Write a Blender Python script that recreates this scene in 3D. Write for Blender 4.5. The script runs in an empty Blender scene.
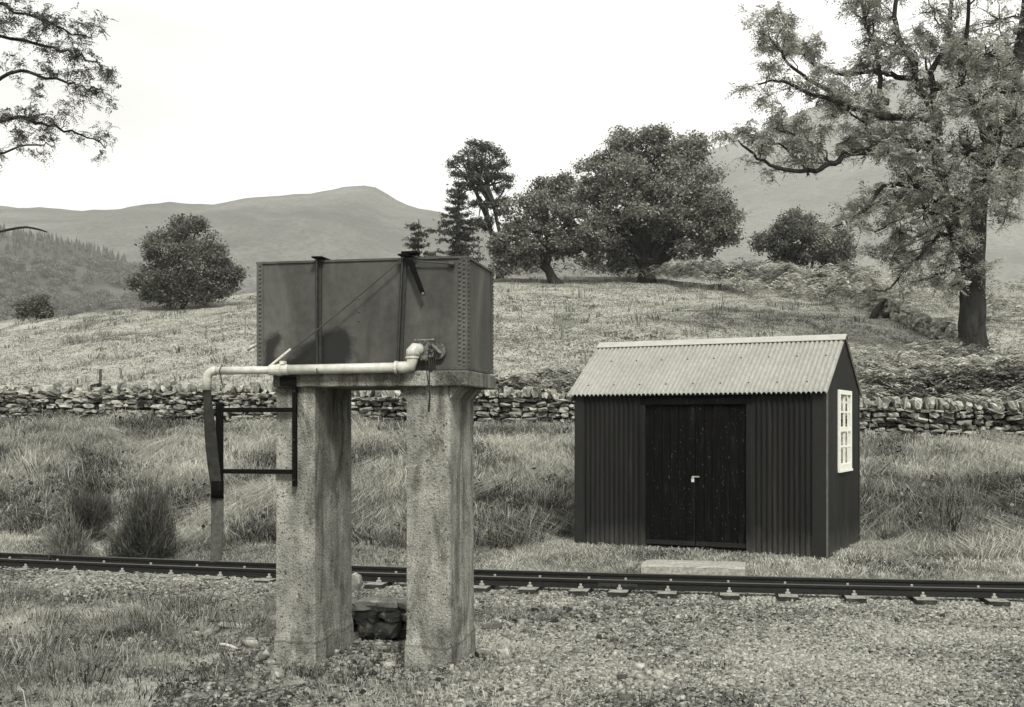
import bpy, math, random
import numpy as np
from mathutils import Vector

random.seed(7)
RNG = np.random.default_rng(11)
F, CX, HY, CAMZ = 1150.0, 512.0, 425.0, 1.9
scene = bpy.context.scene
COL = scene.collection


# ------------------------------------------------------------------ helpers
def pt(px, py, Y):
    """The world point at depth Y that lies on the sight line of a photo position."""
    return Vector(((px - CX) / F * Y, Y, CAMZ - (py - HY) / F * Y))


def tint(g, w=1.0):
    """A grey of the toned print: slightly yellow in the mid tones."""
    return (g * 1.01, g * 1.01, g * (1 - 0.125 * w), 1)


def hash2(ix, iy, seed):
    h = (ix * 374761393 + iy * 668265263 + seed * 974711) & 0x7FFFFFFF
    h = ((h ^ (h >> 13)) * 1274126177) & 0x7FFFFFFF
    return ((h ^ (h >> 16)) & 0xFFFF) / 65535.0


def vnoise(x, y, seed=0):
    x = np.asarray(x, float); y = np.asarray(y, float)
    ix = np.floor(x).astype(np.int64); iy = np.floor(y).astype(np.int64)
    fx = x - ix; fy = y - iy
    fx = fx * fx * (3 - 2 * fx); fy = fy * fy * (3 - 2 * fy)
    a = hash2(ix, iy, seed); b = hash2(ix + 1, iy, seed)
    c = hash2(ix, iy + 1, seed); d = hash2(ix + 1, iy + 1, seed)
    return (a * (1 - fx) + b * fx) * (1 - fy) + (c * (1 - fx) + d * fx) * fy - 0.5


def fbm(x, y, seed=0, octs=4):
    s = 0; a = 1.0
    for k in range(octs):
        s = s + a * vnoise(np.asarray(x) * 2 ** k, np.asarray(y) * 2 ** k, seed + k * 17)
        a *= 0.5
    return s


def sstep(a, b, x):
    t = np.clip((np.asarray(x, float) - a) / (b - a), 0, 1)
    return t * t * (3 - 2 * t)


def link(o, parent=None):
    COL.objects.link(o)
    if parent is not None:
        o.parent = parent
    return o


def root_loc(o):
    while o.parent is not None:
        o = o.parent
    return Vector(o.location)


def tag(o, label, cat, group=None, kind=None):
    o['label'] = label
    o['category'] = cat
    if group: o['group'] = group
    if kind: o['kind'] = kind
    return o


def thing(name, label, cat, loc, group=None, rotz=0.0):
    o = bpy.data.objects.new(name, None)
    o.empty_display_size = 0.2
    o.location = loc
    o.rotation_euler = (0, 0, rotz)
    link(o)
    return tag(o, label, cat, group)


def np_obj(name, V, faces, mat, parent=None, smooth=False, tone=None, rel=True, extra=None):
    """One mesh from numpy arrays; faces is (m,k); tone is a per vertex value."""
    V = np.asarray(V, np.float32)
    faces = np.asarray(faces, np.int32)
    if parent is not None and rel:
        V = V - np.array(root_loc(parent), np.float32)
    me = bpy.data.meshes.new(name)
    m, k = faces.shape
    me.vertices.add(len(V)); me.vertices.foreach_set('co', V.ravel())
    me.loops.add(m * k); me.loops.foreach_set('vertex_index', faces.ravel())
    me.polygons.add(m)
    me.polygons.foreach_set('loop_start', np.arange(m, dtype=np.int32) * k)
    me.polygons.foreach_set('loop_total', np.full(m, k, np.int32))
    if smooth:
        me.polygons.foreach_set('use_smooth', np.ones(m, bool))
    for nm, val in ([('tone', tone)] if tone is not None else []) + list((extra or {}).items()):
        at = me.attributes.new(nm, 'FLOAT', 'POINT')
        at.data.foreach_set('value', np.asarray(val, np.float32))
    me.update(calc_edges=True)
    me.validate()
    o = bpy.data.objects.new(name, me)
    me.materials.append(mat)
    return link(o, parent)


class MB:
    def __init__(s):
        s.v = []; s.f = []; s.t = []

    def add(s, vs, fs, tone=0.5):
        b = len(s.v)
        s.v += [tuple(p) for p in vs]
        s.t += [tone] * len(vs)
        s.f += [tuple(b + i for i in f) for f in fs]

    def hexa(s, p, tone=0.5):
        """p: 4 bottom corners in a ring, then 4 top corners."""
        s.add(p, [(3, 2, 1, 0), (4, 5, 6, 7), (0, 1, 5, 4), (1, 2, 6, 5), (2, 3, 7, 6), (3, 0, 4, 7)], tone)

    def fbox(s, fr, a0, a1, b0, b1, z0, z1, tone=0.5):
        s.hexa([fr(a0, b0, z0), fr(a1, b0, z0), fr(a1, b1, z0), fr(a0, b1, z0),
                fr(a0, b0, z1), fr(a1, b0, z1), fr(a1, b1, z1), fr(a0, b1, z1)], tone)

    def tube(s, pts, rad, n=8, caps=True, tone=0.5):
        pts = [Vector(p) for p in pts]
        if not hasattr(rad, '__len__'):
            rad = [rad] * len(pts)
        rings = []
        up = None
        for i, p in enumerate(pts):
            d = (pts[min(i + 1, len(pts) - 1)] - pts[max(i - 1, 0)])
            if d.length < 1e-9: d = Vector((0, 0, 1))
            d.normalize()
            if up is None:
                up = d.orthogonal().normalized()
            else:
                up = (up - d * up.dot(d))
                if up.length < 1e-6: up = d.orthogonal()
                up.normalize()
            w = d.cross(up)
            rings.append([p + (up * math.cos(2 * math.pi * k / n) + w * math.sin(2 * math.pi * k / n)) * rad[i] for k in range(n)])
        vs = [q for r in rings for q in r]
        fs = []
        for i in range(len(rings) - 1):
            for k in range(n):
                fs.append((i * n + k, i * n + (k + 1) % n, (i + 1) * n + (k + 1) % n, (i + 1) * n + k))
        if caps:
            fs.append(tuple(reversed(range(n))))
            fs.append(tuple((len(rings) - 1) * n + k for k in range(n)))
        s.add(vs, fs, tone)

    def dome(s, c, nrm, r, h, n=6):
        """A rivet or bolt head: a low dome on a surface."""
        c = Vector(c); nrm = Vector(nrm).normalized()
        u = nrm.orthogonal().normalized(); w = nrm.cross(u)
        vs = []
        for rr, hh in ((1, 0), (0.75, 0.7)):
            vs += [c + (u * math.cos(2 * math.pi * k / n) + w * math.sin(2 * math.pi * k / n)) * r * rr + nrm * h * hh for k in range(n)]
        vs.append(c + nrm * h)
        fs = [(k, (k + 1) % n, n + (k + 1) % n, n + k) for k in range(n)] + [(n + k, n + (k + 1) % n, 2 * n) for k in range(n)]
        s.add(vs, fs)

    def rock(s, c, size, rot=0.0, tilt=0.0, jit=0.18, tone=0.5, rnd=random):
        """An irregular stone with broken edges: a rounded box of 26 points, jittered."""
        sx, sy, sz = size
        ca, sa = math.cos(rot), math.sin(rot); ct, st = math.cos(tilt), math.sin(tilt)
        idx = {}; vs = []
        for i in (-1, 0, 1):
            for j in (-1, 0, 1):
                for k in (-1, 0, 1):
                    if i == j == k == 0: continue
                    q = abs(i) + abs(j) + abs(k)
                    f = {1: 1.0, 2: 0.93, 3: 0.80}[q]
                    x = (i * f + rnd.uniform(-jit, jit)) * sx * 0.5
                    y = (j * f + rnd.uniform(-jit, jit)) * sy * 0.5
                    z = (k * f + rnd.uniform(-jit, jit)) * sz * 0.5
                    x, z = x * ct - z * st, x * st + z * ct
                    idx[(i, j, k)] = len(vs)
                    vs.append((c[0] + x * ca - y * sa, c[1] + x * sa + y * ca, c[2] + z))
        fs = []
        for ax in range(3):
            o1, o2 = (ax + 1) % 3, (ax + 2) % 3
            for sg in (-1, 1):
                for a in (-1, 0):
                    for b in (-1, 0):
                        q = []
                        for da, db in ((0, 0), (1, 0), (1, 1), (0, 1)):
                            k = [0, 0, 0]; k[ax] = sg; k[o1] = a + da; k[o2] = b + db
                            q.append(idx[tuple(k)])
                        if sg < 0: q.reverse()
                        fs.append(tuple(q))
        s.add(vs, fs, tone)

    def build(s, name, mat, parent=None, smooth=False, bevel=0.0, tone=False, origin=None):
        off = root_loc(parent) if parent is not None else (Vector(origin) if origin is not None else Vector((0, 0, 0)))
        me = bpy.data.meshes.new(name)
        me.from_pydata([(p[0] - off.x, p[1] - off.y, p[2] - off.z) for p in s.v], [], s.f)
        me.materials.append(mat)
        if tone:
            at = me.attributes.new('tone', 'FLOAT', 'POINT')
            at.data.foreach_set('value', np.array(s.t, np.float32))
        if smooth:
            me.polygons.foreach_set('use_smooth', [True] * len(me.polygons))
        me.update()
        o = bpy.data.objects.new(name, me)
        link(o, parent)
        if parent is None and origin is not None:
            o.location = off
        if bevel:
            b = o.modifiers.new('edge', 'BEVEL'); b.width = bevel; b.segments = 2; b.limit_method = 'ANGLE'
        return o


# ------------------------------------------------------------------ materials
class NT:
    def __init__(s, name):
        s.m = bpy.data.materials.new(name); s.m.use_nodes = True
        s.n = s.m.node_tree.nodes; s.l = s.m.node_tree.links
        s.b = s.n['Principled BSDF']; s.out = s.n['Material Output']

    def node(s, t, **kw):
        n = s.n.new(t)
        for k, v in kw.items():
            if k.startswith('i_'):
                key = k[2:]
                n.inputs[int(key) if key.isdigit() else key].default_value = v
            else: setattr(n, k, v)
        return n

    def coord(s, scale=(1, 1, 1)):
        g = s.node('ShaderNodeNewGeometry')
        mp = s.node('ShaderNodeMapping'); mp.inputs['Scale'].default_value = scale
        s.l.new(g.outputs['Position'], mp.inputs['Vector'])
        return mp.outputs['Vector']

    def noise(s, scale, detail=4, rough=0.55, vec=None, dist=0.0):
        n = s.node('ShaderNodeTexNoise'); n.inputs['Scale'].default_value = scale
        n.inputs['Detail'].default_value = detail; n.inputs['Roughness'].default_value = rough
        n.inputs['Distortion'].default_value = dist
        s.l.new(vec if vec is not None else s.coord(), n.inputs['Vector'])
        return n.outputs['Fac']

    def ramp(s, fac, stops):
        r = s.node('ShaderNodeValToRGB'); e = r.color_ramp.elements
        while len(e) < len(stops): e.new(0.5)
        for k, (p, c) in enumerate(stops):
            e[k].position = p
            e[k].color = tint(c) if not hasattr(c, '__len__') else c
        s.l.new(fac, r.inputs['Fac'])
        return r.outputs['Color']

    def mix(s, fac, a, b, mode='MIX'):
        m = s.node('ShaderNodeMix', data_type='RGBA', blend_type=mode)
        for sock, val in ((m.inputs['Factor'], fac), (m.inputs[6], a), (m.inputs[7], b)):
            if hasattr(val, 'is_output') or isinstance(val, bpy.types.NodeSocket): s.l.new(val, sock)
            else: sock.default_value = val
        return m.outputs[2]

    def math(s, op, a, b=0.0):
        m = s.node('ShaderNodeMath', operation=op)
        for sock, val in ((m.inputs[0], a), (m.inputs[1], b)):
            if isinstance(val, bpy.types.NodeSocket): s.l.new(val, sock)
            else: sock.default_value = val
        return m.outputs[0]

    def attr(s, name):
        return s.node('ShaderNodeAttribute', attribute_name=name).outputs['Fac']

    def base(s, c, rough=0.8, spec=0.3, metal=0.0):
        if isinstance(c, bpy.types.NodeSocket): s.l.new(c, s.b.inputs['Base Color'])
        else: s.b.inputs['Base Color'].default_value = c
        s.b.inputs['Roughness'].default_value = rough
        s.b.inputs['Specular IOR Level'].default_value = spec
        s.b.inputs['Metallic'].default_value = metal
        return s

    def bump(s, h, strength=0.4, dist=0.02):
        b = s.node('ShaderNodeBump'); b.inputs['Strength'].default_value = strength; b.inputs['Distance'].default_value = dist
        s.l.new(h, b.inputs['Height']); s.l.new(b.outputs['Normal'], s.b.inputs['Normal'])
        return s


def plain(name, g, rough=0.7, spec=0.3, var=0.25, scale=8, bump=0.0, metal=0.0):
    m = NT(name)
    n = m.noise(scale, 5, 0.6)
    m.base(m.ramp(n, [(0.3, g * (1 - var)), (0.7, g * (1 + var))]), rough, spec, metal)
    if bump: m.bump(n, bump)
    return m.m


def leaf_mat(name, lo, hi, trans=0.35):
    m = NT(name)
    c = m.ramp(m.attr('tone'), [(0.0, lo), (1.0, hi)])
    d = m.node('ShaderNodeBsdfDiffuse'); t = m.node('ShaderNodeBsdfTranslucent'); x = m.node('ShaderNodeMixShader')
    m.l.new(c, d.inputs['Color']); m.l.new(c, t.inputs['Color'])
    x.inputs[0].default_value = trans
    m.l.new(d.outputs[0], x.inputs[1]); m.l.new(t.outputs[0], x.inputs[2])
    m.l.new(x.outputs[0], m.out.inputs['Surface'])
    return m.m


def make_mats():
    M = {}
    # ground: pale dry turf mixed with grey gravel by where the gravel lies
    m = NT('ground')
    n1 = m.noise(0.35, 6, 0.6); n2 = m.noise(6, 5, 0.65); n3 = m.noise(45, 4, 0.7)
    turf = m.ramp(n2, [(0.25, 0.09), (0.5, 0.21), (0.75, 0.34)])
    turf = m.mix(m.ramp(n1, [(0.35, (0, 0, 0, 1)), (0.65, (1, 1, 1, 1))]), turf, m.mix(0.5, turf, tint(0.29)))
    grav = m.ramp(n3, [(0.3, 0.04), (0.5, 0.12), (0.7, 0.25)])
    grav = m.mix(m.ramp(m.noise(0.9, 4, 0.6), [(0.45, (0, 0, 0, 1)), (0.65, (.7, .7, .7, 1))]), grav, tint(0.06))
    m.base(m.mix(m.attr('gravel'), turf, grav), 0.95, 0.1)
    m.bump(m.math('ADD', n2, m.math('MULTIPLY', n3, 0.6)), 0.7, 0.06)
    M['ground'] = m.m
    # far hillsides: rough grass, bracken and scree in broad patches
    def hill(name, a, b, c, sc):
        m = NT(name)
        v = m.coord((1, 1, 2.2))
        n = m.noise(0.006 * sc, 9, 0.66, v, 0.6); n2 = m.noise(0.05 * sc, 6, 0.7, v)
        col = m.ramp(n, [(0.30, a), (0.5, b), (0.7, c)])
        n3 = m.noise(0.22 * sc, 5, 0.75, v)
        col = m.mix(m.math('MULTIPLY', n2, 0.7), col, tint(a * 0.5))
        m.base(m.mix(m.ramp(n3, [(0.45, (0, 0, 0, 1)), (0.62, (.7, .7, .7, 1))]), col, tint(a * 0.55)), 1.0, 0.0)
        m.bump(n, 0.8, 25.0)
        return m.m
    M['hill'] = hill('hill_moor', 0.05, 0.12, 0.19, 1.0)
    M['mountain'] = hill('mountain_moor', 0.08, 0.14, 0.22, 1.0)
    M['foresthill'] = plain('forest_floor', 0.05, 1, 0, 0.4, 0.05)
    # concrete with coarse aggregate, streaks and a paler weathered skin
    m = NT('concrete')
    v = m.coord((1, 1, 0.16))
    big = m.noise(3.2, 6, 0.62, None, 0.4); st = m.noise(9, 5, 0.6, v); gr = m.noise(70, 3, 0.75)
    vo = m.node('ShaderNodeTexVoronoi'); vo.inputs['Scale'].default_value = 55; m.l.new(m.coord(), vo.inputs['Vector'])
    col = m.ramp(big, [(0.30, 0.075), (0.5, 0.18), (0.68, 0.32)])
    col = m.mix(0.38, col, m.ramp(st, [(0.32, 0.06), (0.50, 0.19), (0.70, 0.36)]))
    col = m.mix(m.ramp(gr, [(0.38, (.8, .8, .8, 1)), (0.50, (0, 0, 0, 1))]), col, m.mix(1.0, col, (0.38, 0.38, 0.36, 1), 'MULTIPLY'))
    blot = m.noise(1.7, 6, 0.7, m.coord((1.6, 1.6, 0.7)), 1.0)
    col = m.mix(m.ramp(blot, [(0.50, (0, 0, 0, 1)), (0.60, (.8, .8, .8, 1))]), col, m.mix(1.0, col, (0.42, 0.42, 0.40, 1), 'MULTIPLY'))
    lime = m.noise(26, 4, 0.7, m.coord((1, 1, 0.5)))
    col = m.mix(m.ramp(lime, [(0.66, (0, 0, 0, 1)), (0.72, (.8, .8, .8, 1))]), col, tint(0.42))
    col = m.mix(m.ramp(vo.outputs['Distance'], [(0.08, (.4, .4, .4, 1)), (0.16, (0, 0, 0, 1))]), col, tint(0.36))
    gq = m.node('ShaderNodeNewGeometry'); sq = m.node('ShaderNodeSeparateXYZ'); m.l.new(gq.outputs['Position'], sq.inputs[0])
    seep = m.math('ADD', m.math('MULTIPLY', m.noise(6.5, 5, 0.65, m.coord((1, 1, 0.10))), 1.5), m.math('MULTIPLY', m.math('SUBTRACT', sq.outputs[2], 2.2), 0.55))
    col = m.mix(m.ramp(seep, [(0.62, (0, 0, 0, 1)), (0.86, (.75, .75, .75, 1))]), col, m.mix(1.0, col, (0.34, 0.34, 0.32, 1), 'MULTIPLY'))
    pit = m.noise(33, 3, 0.6)
    col = m.mix(m.ramp(pit, [(0.62, (0, 0, 0, 1)), (0.66, (.9, .9, .9, 1))]), col, tint(0.03))
    # day joints where the pours met, wavering a little
    gp = m.node('ShaderNodeNewGeometry'); sz = m.node('ShaderNodeSeparateXYZ'); m.l.new(gp.outputs['Position'], sz.inputs[0])
    hgt = m.math('ADD', sz.outputs[2], m.math('MULTIPLY', m.noise(4, 3, 0.6), 0.12))
    for z in (0.08,):
        ln = m.math('ABSOLUTE', m.math('SUBTRACT', hgt, z))
        col = m.mix(m.ramp(ln, [(0.004, (.45, .45, .45, 1)), (0.016, (0, 0, 0, 1))]), col, tint(0.035))
    m.base(col, 0.95, 0.15)
    m.bump(m.math('ADD', m.math('MULTIPLY', gr, 0.8), m.math('ADD', big, vo.outputs['Distance'])), 0.6, 0.010)
    M['concrete'] = m.m
    # riveted tank plate: weathered dark paint, with a black bitumen stain low on the left of the front
    m = NT('tank_paint')
    v = m.coord((1, 1, 0.35))
    n = m.noise(2.6, 6, 0.6, v, 0.5); n2 = m.noise(16, 5, 0.65)
    col = m.ramp(n, [(0.3, 0.020), (0.52, 0.048), (0.70, 0.095)])
    col = m.mix(0.18, col, m.ramp(n2, [(0.35, 0.02), (0.65, 0.09)]))
    m.base(m.mix(m.math('MULTIPLY', m.ramp(m.math('ADD', m.attr('stain'), m.math('MULTIPLY', m.noise(11, 7, 0.75), 1.0)),
                 [(0.66, (0, 0, 0, 1)), (0.98, (1, 1, 1, 1))]), 0.9), col, tint(0.005)), 0.62, 0.25)
    m.bump(n, 0.15, 0.03)
    M['tank'] = m.m
    M['tank_dark'] = plain('tank_inside', 0.03)
    M['iron'] = plain('black_iron', 0.0035, 0.75, 0.06, 0.4, 30, 0.2)
    M['iron_worn'] = plain('worn_iron', 0.011, 0.7, 0.12, 0.5, 25, 0.2)
    M['stay'] = plain('stay_paint', 0.024, 0.6, 0.25, 0.4, 20)
    M['wire'] = plain('wire_steel', 0.03, 0.5, 0.4)
    M['plastic'] = plain('pale_pipe', 0.34, 0.4, 0.5, 0.22, 16)
    M['brass'] = plain('valve_metal', 0.06, 0.5, 0.5, 0.9, 40, 0.3)
    M['bolt'] = plain('pale_bolt', 0.42, 0.5, 0.4, 0.3, 40)
    M['canvas'] = plain('hose_canvas', 0.022, 0.9, 0.1, 0.45, 14, 0.3)
    M['rag'] = plain('hose_strip', 0.06, 0.9, 0.1, 0.35, 30, 0.3)
    # shed
    m = NT('shed_paint')
    n = m.noise(2, 5, 0.6, m.coord((1, 1, 0.2))); n2 = m.noise(60, 2, 0.6)
    col = m.ramp(n, [(0.3, 0.004), (0.7, 0.012)])
    gp = m.node('ShaderNodeNewGeometry'); sz = m.node('ShaderNodeSeparateXYZ'); m.l.new(gp.outputs['Position'], sz.inputs[0])
    foot = m.math('SUBTRACT', m.math('MULTIPLY', m.noise(7, 5, 0.7, m.coord((1, 1, 0.35))), 0.9), sz.outputs[2])
    col = m.mix(m.ramp(foot, [(0.0, (0, 0, 0, 1)), (0.4, (.55, .55, .55, 1))]), col, tint(0.06))
    rust = m.noise(5, 6, 0.7, m.coord((1.5, 1.5, 0.12)))
    col = m.mix(m.ramp(rust, [(0.58, (0, 0, 0, 1)), (0.72, (.5, .5, .5, 1))]), col, tint(0.035))
    m.base(m.mix(m.ramp(n2, [(0.70, (0, 0, 0, 1)), (0.76, (.5, .5, .5, 1))]), col, tint(0.05)), 0.65, 0.15)
    M['shed'] = m.m
    M['shed_trim'] = plain('shed_trim', 0.011, 0.6, 0.2, 0.2, 10)
    M['shed_edge'] = plain('shed_edge_strip', 0.07, 0.55, 0.3, 0.3, 10)
    m = NT('tarred_boards')
    v = m.coord((1, 1, 0.12))
    n = m.noise(22, 4, 0.6, v); fl = m.noise(38, 3, 0.6, m.coord((1, 1, 0.5)))
    col = m.ramp(n, [(0.4, 0.0015), (0.58, 0.003), (0.72, 0.014)])
    m.base(m.mix(m.ramp(fl, [(0.655, (0, 0, 0, 1)), (0.70, (.8, .8, .8, 1))]), col, tint(0.10)), 0.85, 0.06)
    m.bump(n, 0.35, 0.01)
    M['door'] = m.m
    m = NT('galvanised_roof')
    n = m.noise(1.2, 5, 0.6); n2 = m.noise(14, 5, 0.65, m.coord((1, 1, 0.6)))
    col = m.mix(0.4, m.ramp(n, [(0.3, 0.18), (0.7, 0.25)]), m.ramp(n2, [(0.3, 0.09), (0.7, 0.27)]))
    m.base(col, 0.55, 0.4, 0.15)
    M['roof'] = m.m
    M['ridge'] = plain('ridge_metal', 0.24, 0.5, 0.4, 0.12, 9)
    M['white'] = plain('white_paint', 0.6, 0.5, 0.4, 0.08, 20)
    M['net'] = plain('net_curtain', 0.42, 0.9, 0.1, 0.25, 25)
    g = NT('window_glass'); g.base(tint(0.9), 0.03, 0.5); g.b.inputs['Transmission Weight'].default_value = 1.0
    M['glass'] = g.m
    # track
    m = NT('rusty_rail')
    n = m.noise(25, 5, 0.6)
    gn = m.node('ShaderNodeNewGeometry'); sx = m.node('ShaderNodeSeparateXYZ'); m.l.new(gn.outputs['Normal'], sx.inputs[0])
    sz = m.node('ShaderNodeSeparateXYZ'); m.l.new(gn.outputs['Position'], sz.inputs[0])
    head = m.math('MULTIPLY', m.math('GREATER_THAN', sx.outputs[2], 0.3), m.math('GREATER_THAN', sz.outputs[2], -0.02))
    m.base(m.mix(head, m.ramp(n, [(0.3, 0.005), (0.7, 0.014)]), tint(0.05)), 0.55, 0.2)
    M['rail'] = m.m
    M['fish'] = plain('fishplate_iron', 0.018, 0.7, 0.3, 0.4, 25, 0.2)
    M['clip'] = plain('rail_clip', 0.22, 0.6, 0.3, 0.4, 50)
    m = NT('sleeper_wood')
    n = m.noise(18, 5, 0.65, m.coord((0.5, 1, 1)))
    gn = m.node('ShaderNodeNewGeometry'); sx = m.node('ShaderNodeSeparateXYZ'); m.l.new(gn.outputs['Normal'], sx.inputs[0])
    m.base(m.mix(m.math('MULTIPLY', m.math('GREATER_THAN', sx.outputs[2], 0.8), m.ramp(n, [(0.35, (.2, .2, .2, 1)), (0.55, (.9, .9, .9, 1))])), m.ramp(n, [(0.3, 0.008), (0.5, 0.022), (0.7, 0.06)]), tint(0.21)), 0.9, 0.15); m.bump(n, 0.5, 0.01)  # dusty tops paler than the dark sides, overhead light put into the colour
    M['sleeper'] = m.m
    # stone
    def stone(name, lo, hi, sc=14):
        m = NT(name)
        n = m.noise(sc, 6, 0.7); n2 = m.noise(sc * 0.35, 4, 0.6)
        c = m.ramp(m.attr('tone'), [(0.0, lo), (1.0, hi)])
        c = m.mix(m.ramp(n, [(0.35, (.75, .75, .75, 1)), (0.62, (0, 0, 0, 1))]), c, m.mix(1.0, c, (0.35, 0.35, 0.33, 1), 'MULTIPLY'))
        c = m.mix(m.ramp(n2, [(0.56, (0, 0, 0, 1)), (0.66, (.6, .6, .6, 1))]), c, tint(hi * 1.1))
        m.base(c, 0.95, 0.15); m.bump(n, 0.6, 0.02)
        return m.m
    M['wallstone'] = stone('wall_stone', 0.02, 0.36)
    M['gravel'] = stone('gravel_stone', 0.025, 0.34, 30)
    M['slabstone'] = stone('slab_stone', 0.16, 0.30, 20)
    M['walldark'] = plain('wall_core', 0.03)
    M['post'] = plain('weathered_post', 0.05, 0.9, 0.1, 0.4, 20)
    # bark and leaves
    def bark(name, lo, hi):
        m = NT(name)
        n = m.noise(7, 6, 0.7, m.coord((1, 1, 0.25)), 0.5)
        m.base(m.ramp(n, [(0.35, lo), (0.65, hi)]), 0.95, 0.1); m.bump(n, 0.9, 0.06)
        return m.m
    M['bark'] = bark('dark_bark', 0.007, 0.032)
    M['bark_pale'] = bark('pale_bark', 0.015, 0.05)
    M['oak'] = leaf_mat('oak_leaves', 0.02, 0.34)
    M['oak2'] = leaf_mat('loose_tree_leaves', 0.03, 0.29)
    M['pine'] = leaf_mat('pine_needles', 0.03, 0.075, 0.15)
    M['ash'] = leaf_mat('ash_leaves', 0.07, 0.48, 0.48)
    M['bushleaf'] = leaf_mat('bush_leaves', 0.03, 0.20)
    M['hazel'] = leaf_mat('overhanging_leaves', 0.03, 0.16, 0.45)
    M['forest'] = leaf_mat('forest_leaves', 0.03, 0.08, 0.1)
    M['wood'] = leaf_mat('valley_leaves', 0.06, 0.16, 0.3)
    M['gorse'] = leaf_mat('gorse_stems', 0.02, 0.20, 0.25)
    M['bank'] = leaf_mat('bank_grass', 0.015, 0.46, 0.3)
    M['field'] = leaf_mat('field_grass', 0.10, 0.42, 0.3)
    M['front'] = leaf_mat('foreground_grass', 0.02, 0.38, 0.3)
    M['bracken'] = leaf_mat('bracken_fronds', 0.07, 0.50, 0.42)
    return M


M = make_mats()

# ------------------------------------------------------------------ layout
def y_near(x):
    x = np.clip(x, -16, 16)
    return 14.5 - 0.272 * (x + 0.48) + 0.0073 * (x + 0.48) * (x + 6.73)


def y_far(x):
    return y_near(x) + 0.665


# shed plan: L is its front left corner, eu runs along the front, ev to the back
SL = Vector((0.957, 17.3, 0)); SRt = Vector((4.27, 15.6, 0))
SW = (SRt - SL).length
EU = (SRt - SL).normalized(); EV = Vector((-EU.y, EU.x, 0))
SD = 2.32


def SH(u, v, z):
    return SL + EU * u + EV * v + Vector((0, 0, z))


# tank and stand plan: origin at the tank's front right corner, a runs left, b to the back
TO = Vector((-0.382, 9.65, 0)); EA = Vector((-0.98, 0.199, 0)).normalized(); EB = Vector((0.199, 0.98, 0)).normalized()


def TK(a, b, z):
    return TO + EA * a + EB * b + Vector((0, 0, z))


def y_wall(x):
    return 26.65 - 0.16 * np.clip(x, -30, 30)


def z_wall(x):
    return np.interp(x, [-30, -11.8, 0, 10.3, 30], [2.0, 1.88, 1.75, 1.45, 1.3])


CREST_PX = [-400, -50, 34, 140, 240, 400, 500, 650, 760, 860, 960, 1060, 1400]
CREST_PY = [335, 322, 317, 304, 295, 281, 276, 279, 284, 288, 296, 296, 300]
CULV = (-1.37, 12.0)


def gz(x, y):
    x = np.asarray(x, float); y = np.asarray(y, float)
    d = y - y_far(x)
    z = np.interp(d, [-9, -6, -4.2, -2.0, -1.2, 0.2, 0.8, 1.3, 2.0], [-0.22, -0.18, -0.18, -0.172, -0.168, -0.165, -0.11, -0.01, 0.07])
    z = z + 0.06 * fbm(x * 0.9, y * 0.9, 3, 3) * sstep(-1.6, -2.6, d)
    z = z + 0.045 * sstep(-1.5, -4.5, x) * sstep(-3.2, -1.9, d) * sstep(-0.2, -0.7, d)
    # the bank up to the stone wall
    y0 = y_far(x) + 2.0; yw = y_wall(x); zw = z_wall(x)
    t = np.clip((y - y0) / (yw - y0), 0, 1)
    prof = 0.75 * t + 0.25 * sstep(0.05, 0.75, t)
    bank = 0.07 + (zw - 0.07) * prof + (fbm(x * 0.5, y * 0.6, 21, 3) * 0.5 + 0.34 * (0.22 - np.abs(vnoise(x * 1.05, y * 1.3, 5))) + 0.22 * (0.2 - np.abs(vnoise(x * 2.3, y * 2.6, 15)))) * sstep(0, 0.2, t) * (1 - sstep(0.88, 1, t))
    z = np.where(d > 2.0, bank, z)
    # level pad under the shed
    u = (x - SL.x) * EU.x + (y - SL.y) * EU.y; v = (x - SL.x) * EV.x + (y - SL.y) * EV.y
    dx = np.maximum(np.maximum(-u, u - SW), 0); dy = np.maximum(np.maximum(-v, v - SD), 0)
    ds = np.hypot(dx, dy)
    z = z + (0.085 - z) * (1 - sstep(0.25, 1.5, ds)) * sstep(0.7, 1.7, d)
    # the pasture above the wall, up to its brow, then down into the valley
    r = x / np.maximum(y, 1.0) * F + CX
    zc = CAMZ + (HY - np.interp(r, CREST_PX, CREST_PY)) / F * 75.0
    tt = np.clip((y - yw) / (75.0 - yw), 0, 1)
    ex = np.interp(r, [300, 800], [1.0, 0.86])
    field = (zw + 0.05) + (zc - zw - 0.05) * tt ** ex + (0.55 * fbm(x * 0.12, y * 0.12, 31, 3) + 0.09 * fbm(x * 0.8, y * 0.8, 8, 3)) * sstep(0, 0.25, tt)
    field = field - 0.48 * np.exp(-((x - 16) ** 2 + (y - 40) ** 2) / 50.0)
    z = np.where(y > yw, field, z)
    down = zc - 0.012 * (y - 75) - 26 * sstep(78, 190, y) - 12 * sstep(190, 420, y)
    z = np.where(y > 75, down + 0.55 * fbm(x * 0.12, y * 0.12, 31, 3), z)
    # the drain pit between the piers
    k = sstep(0.80, 0.45, np.abs(x - CULV[0] - 0.05 * (y - 12))) * sstep(10.9, 11.8, y) * sstep(13.35, 13.0, y)
    return z - 0.38 * k


def gravel_mask(x, y):
    d = y - y_far(x)
    near = sstep(-2.6 - 0.6, -2.2, d) * sstep(0.75, 0.35, d)
    right = sstep(-0.6, 0.9, x + 0.8 * fbm(x * 0.8, y * 0.8, 44, 3)) * sstep(0.5, 0.2, d)
    patch = sstep(0.0, 0.3, fbm(x * 0.9, y * 0.9, 51, 3)) * sstep(-4.0, -2.5, x) * sstep(0, -1, d)
    return np.clip(np.maximum(np.maximum(near, right), 0.75 * patch), 0, 1)


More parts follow.
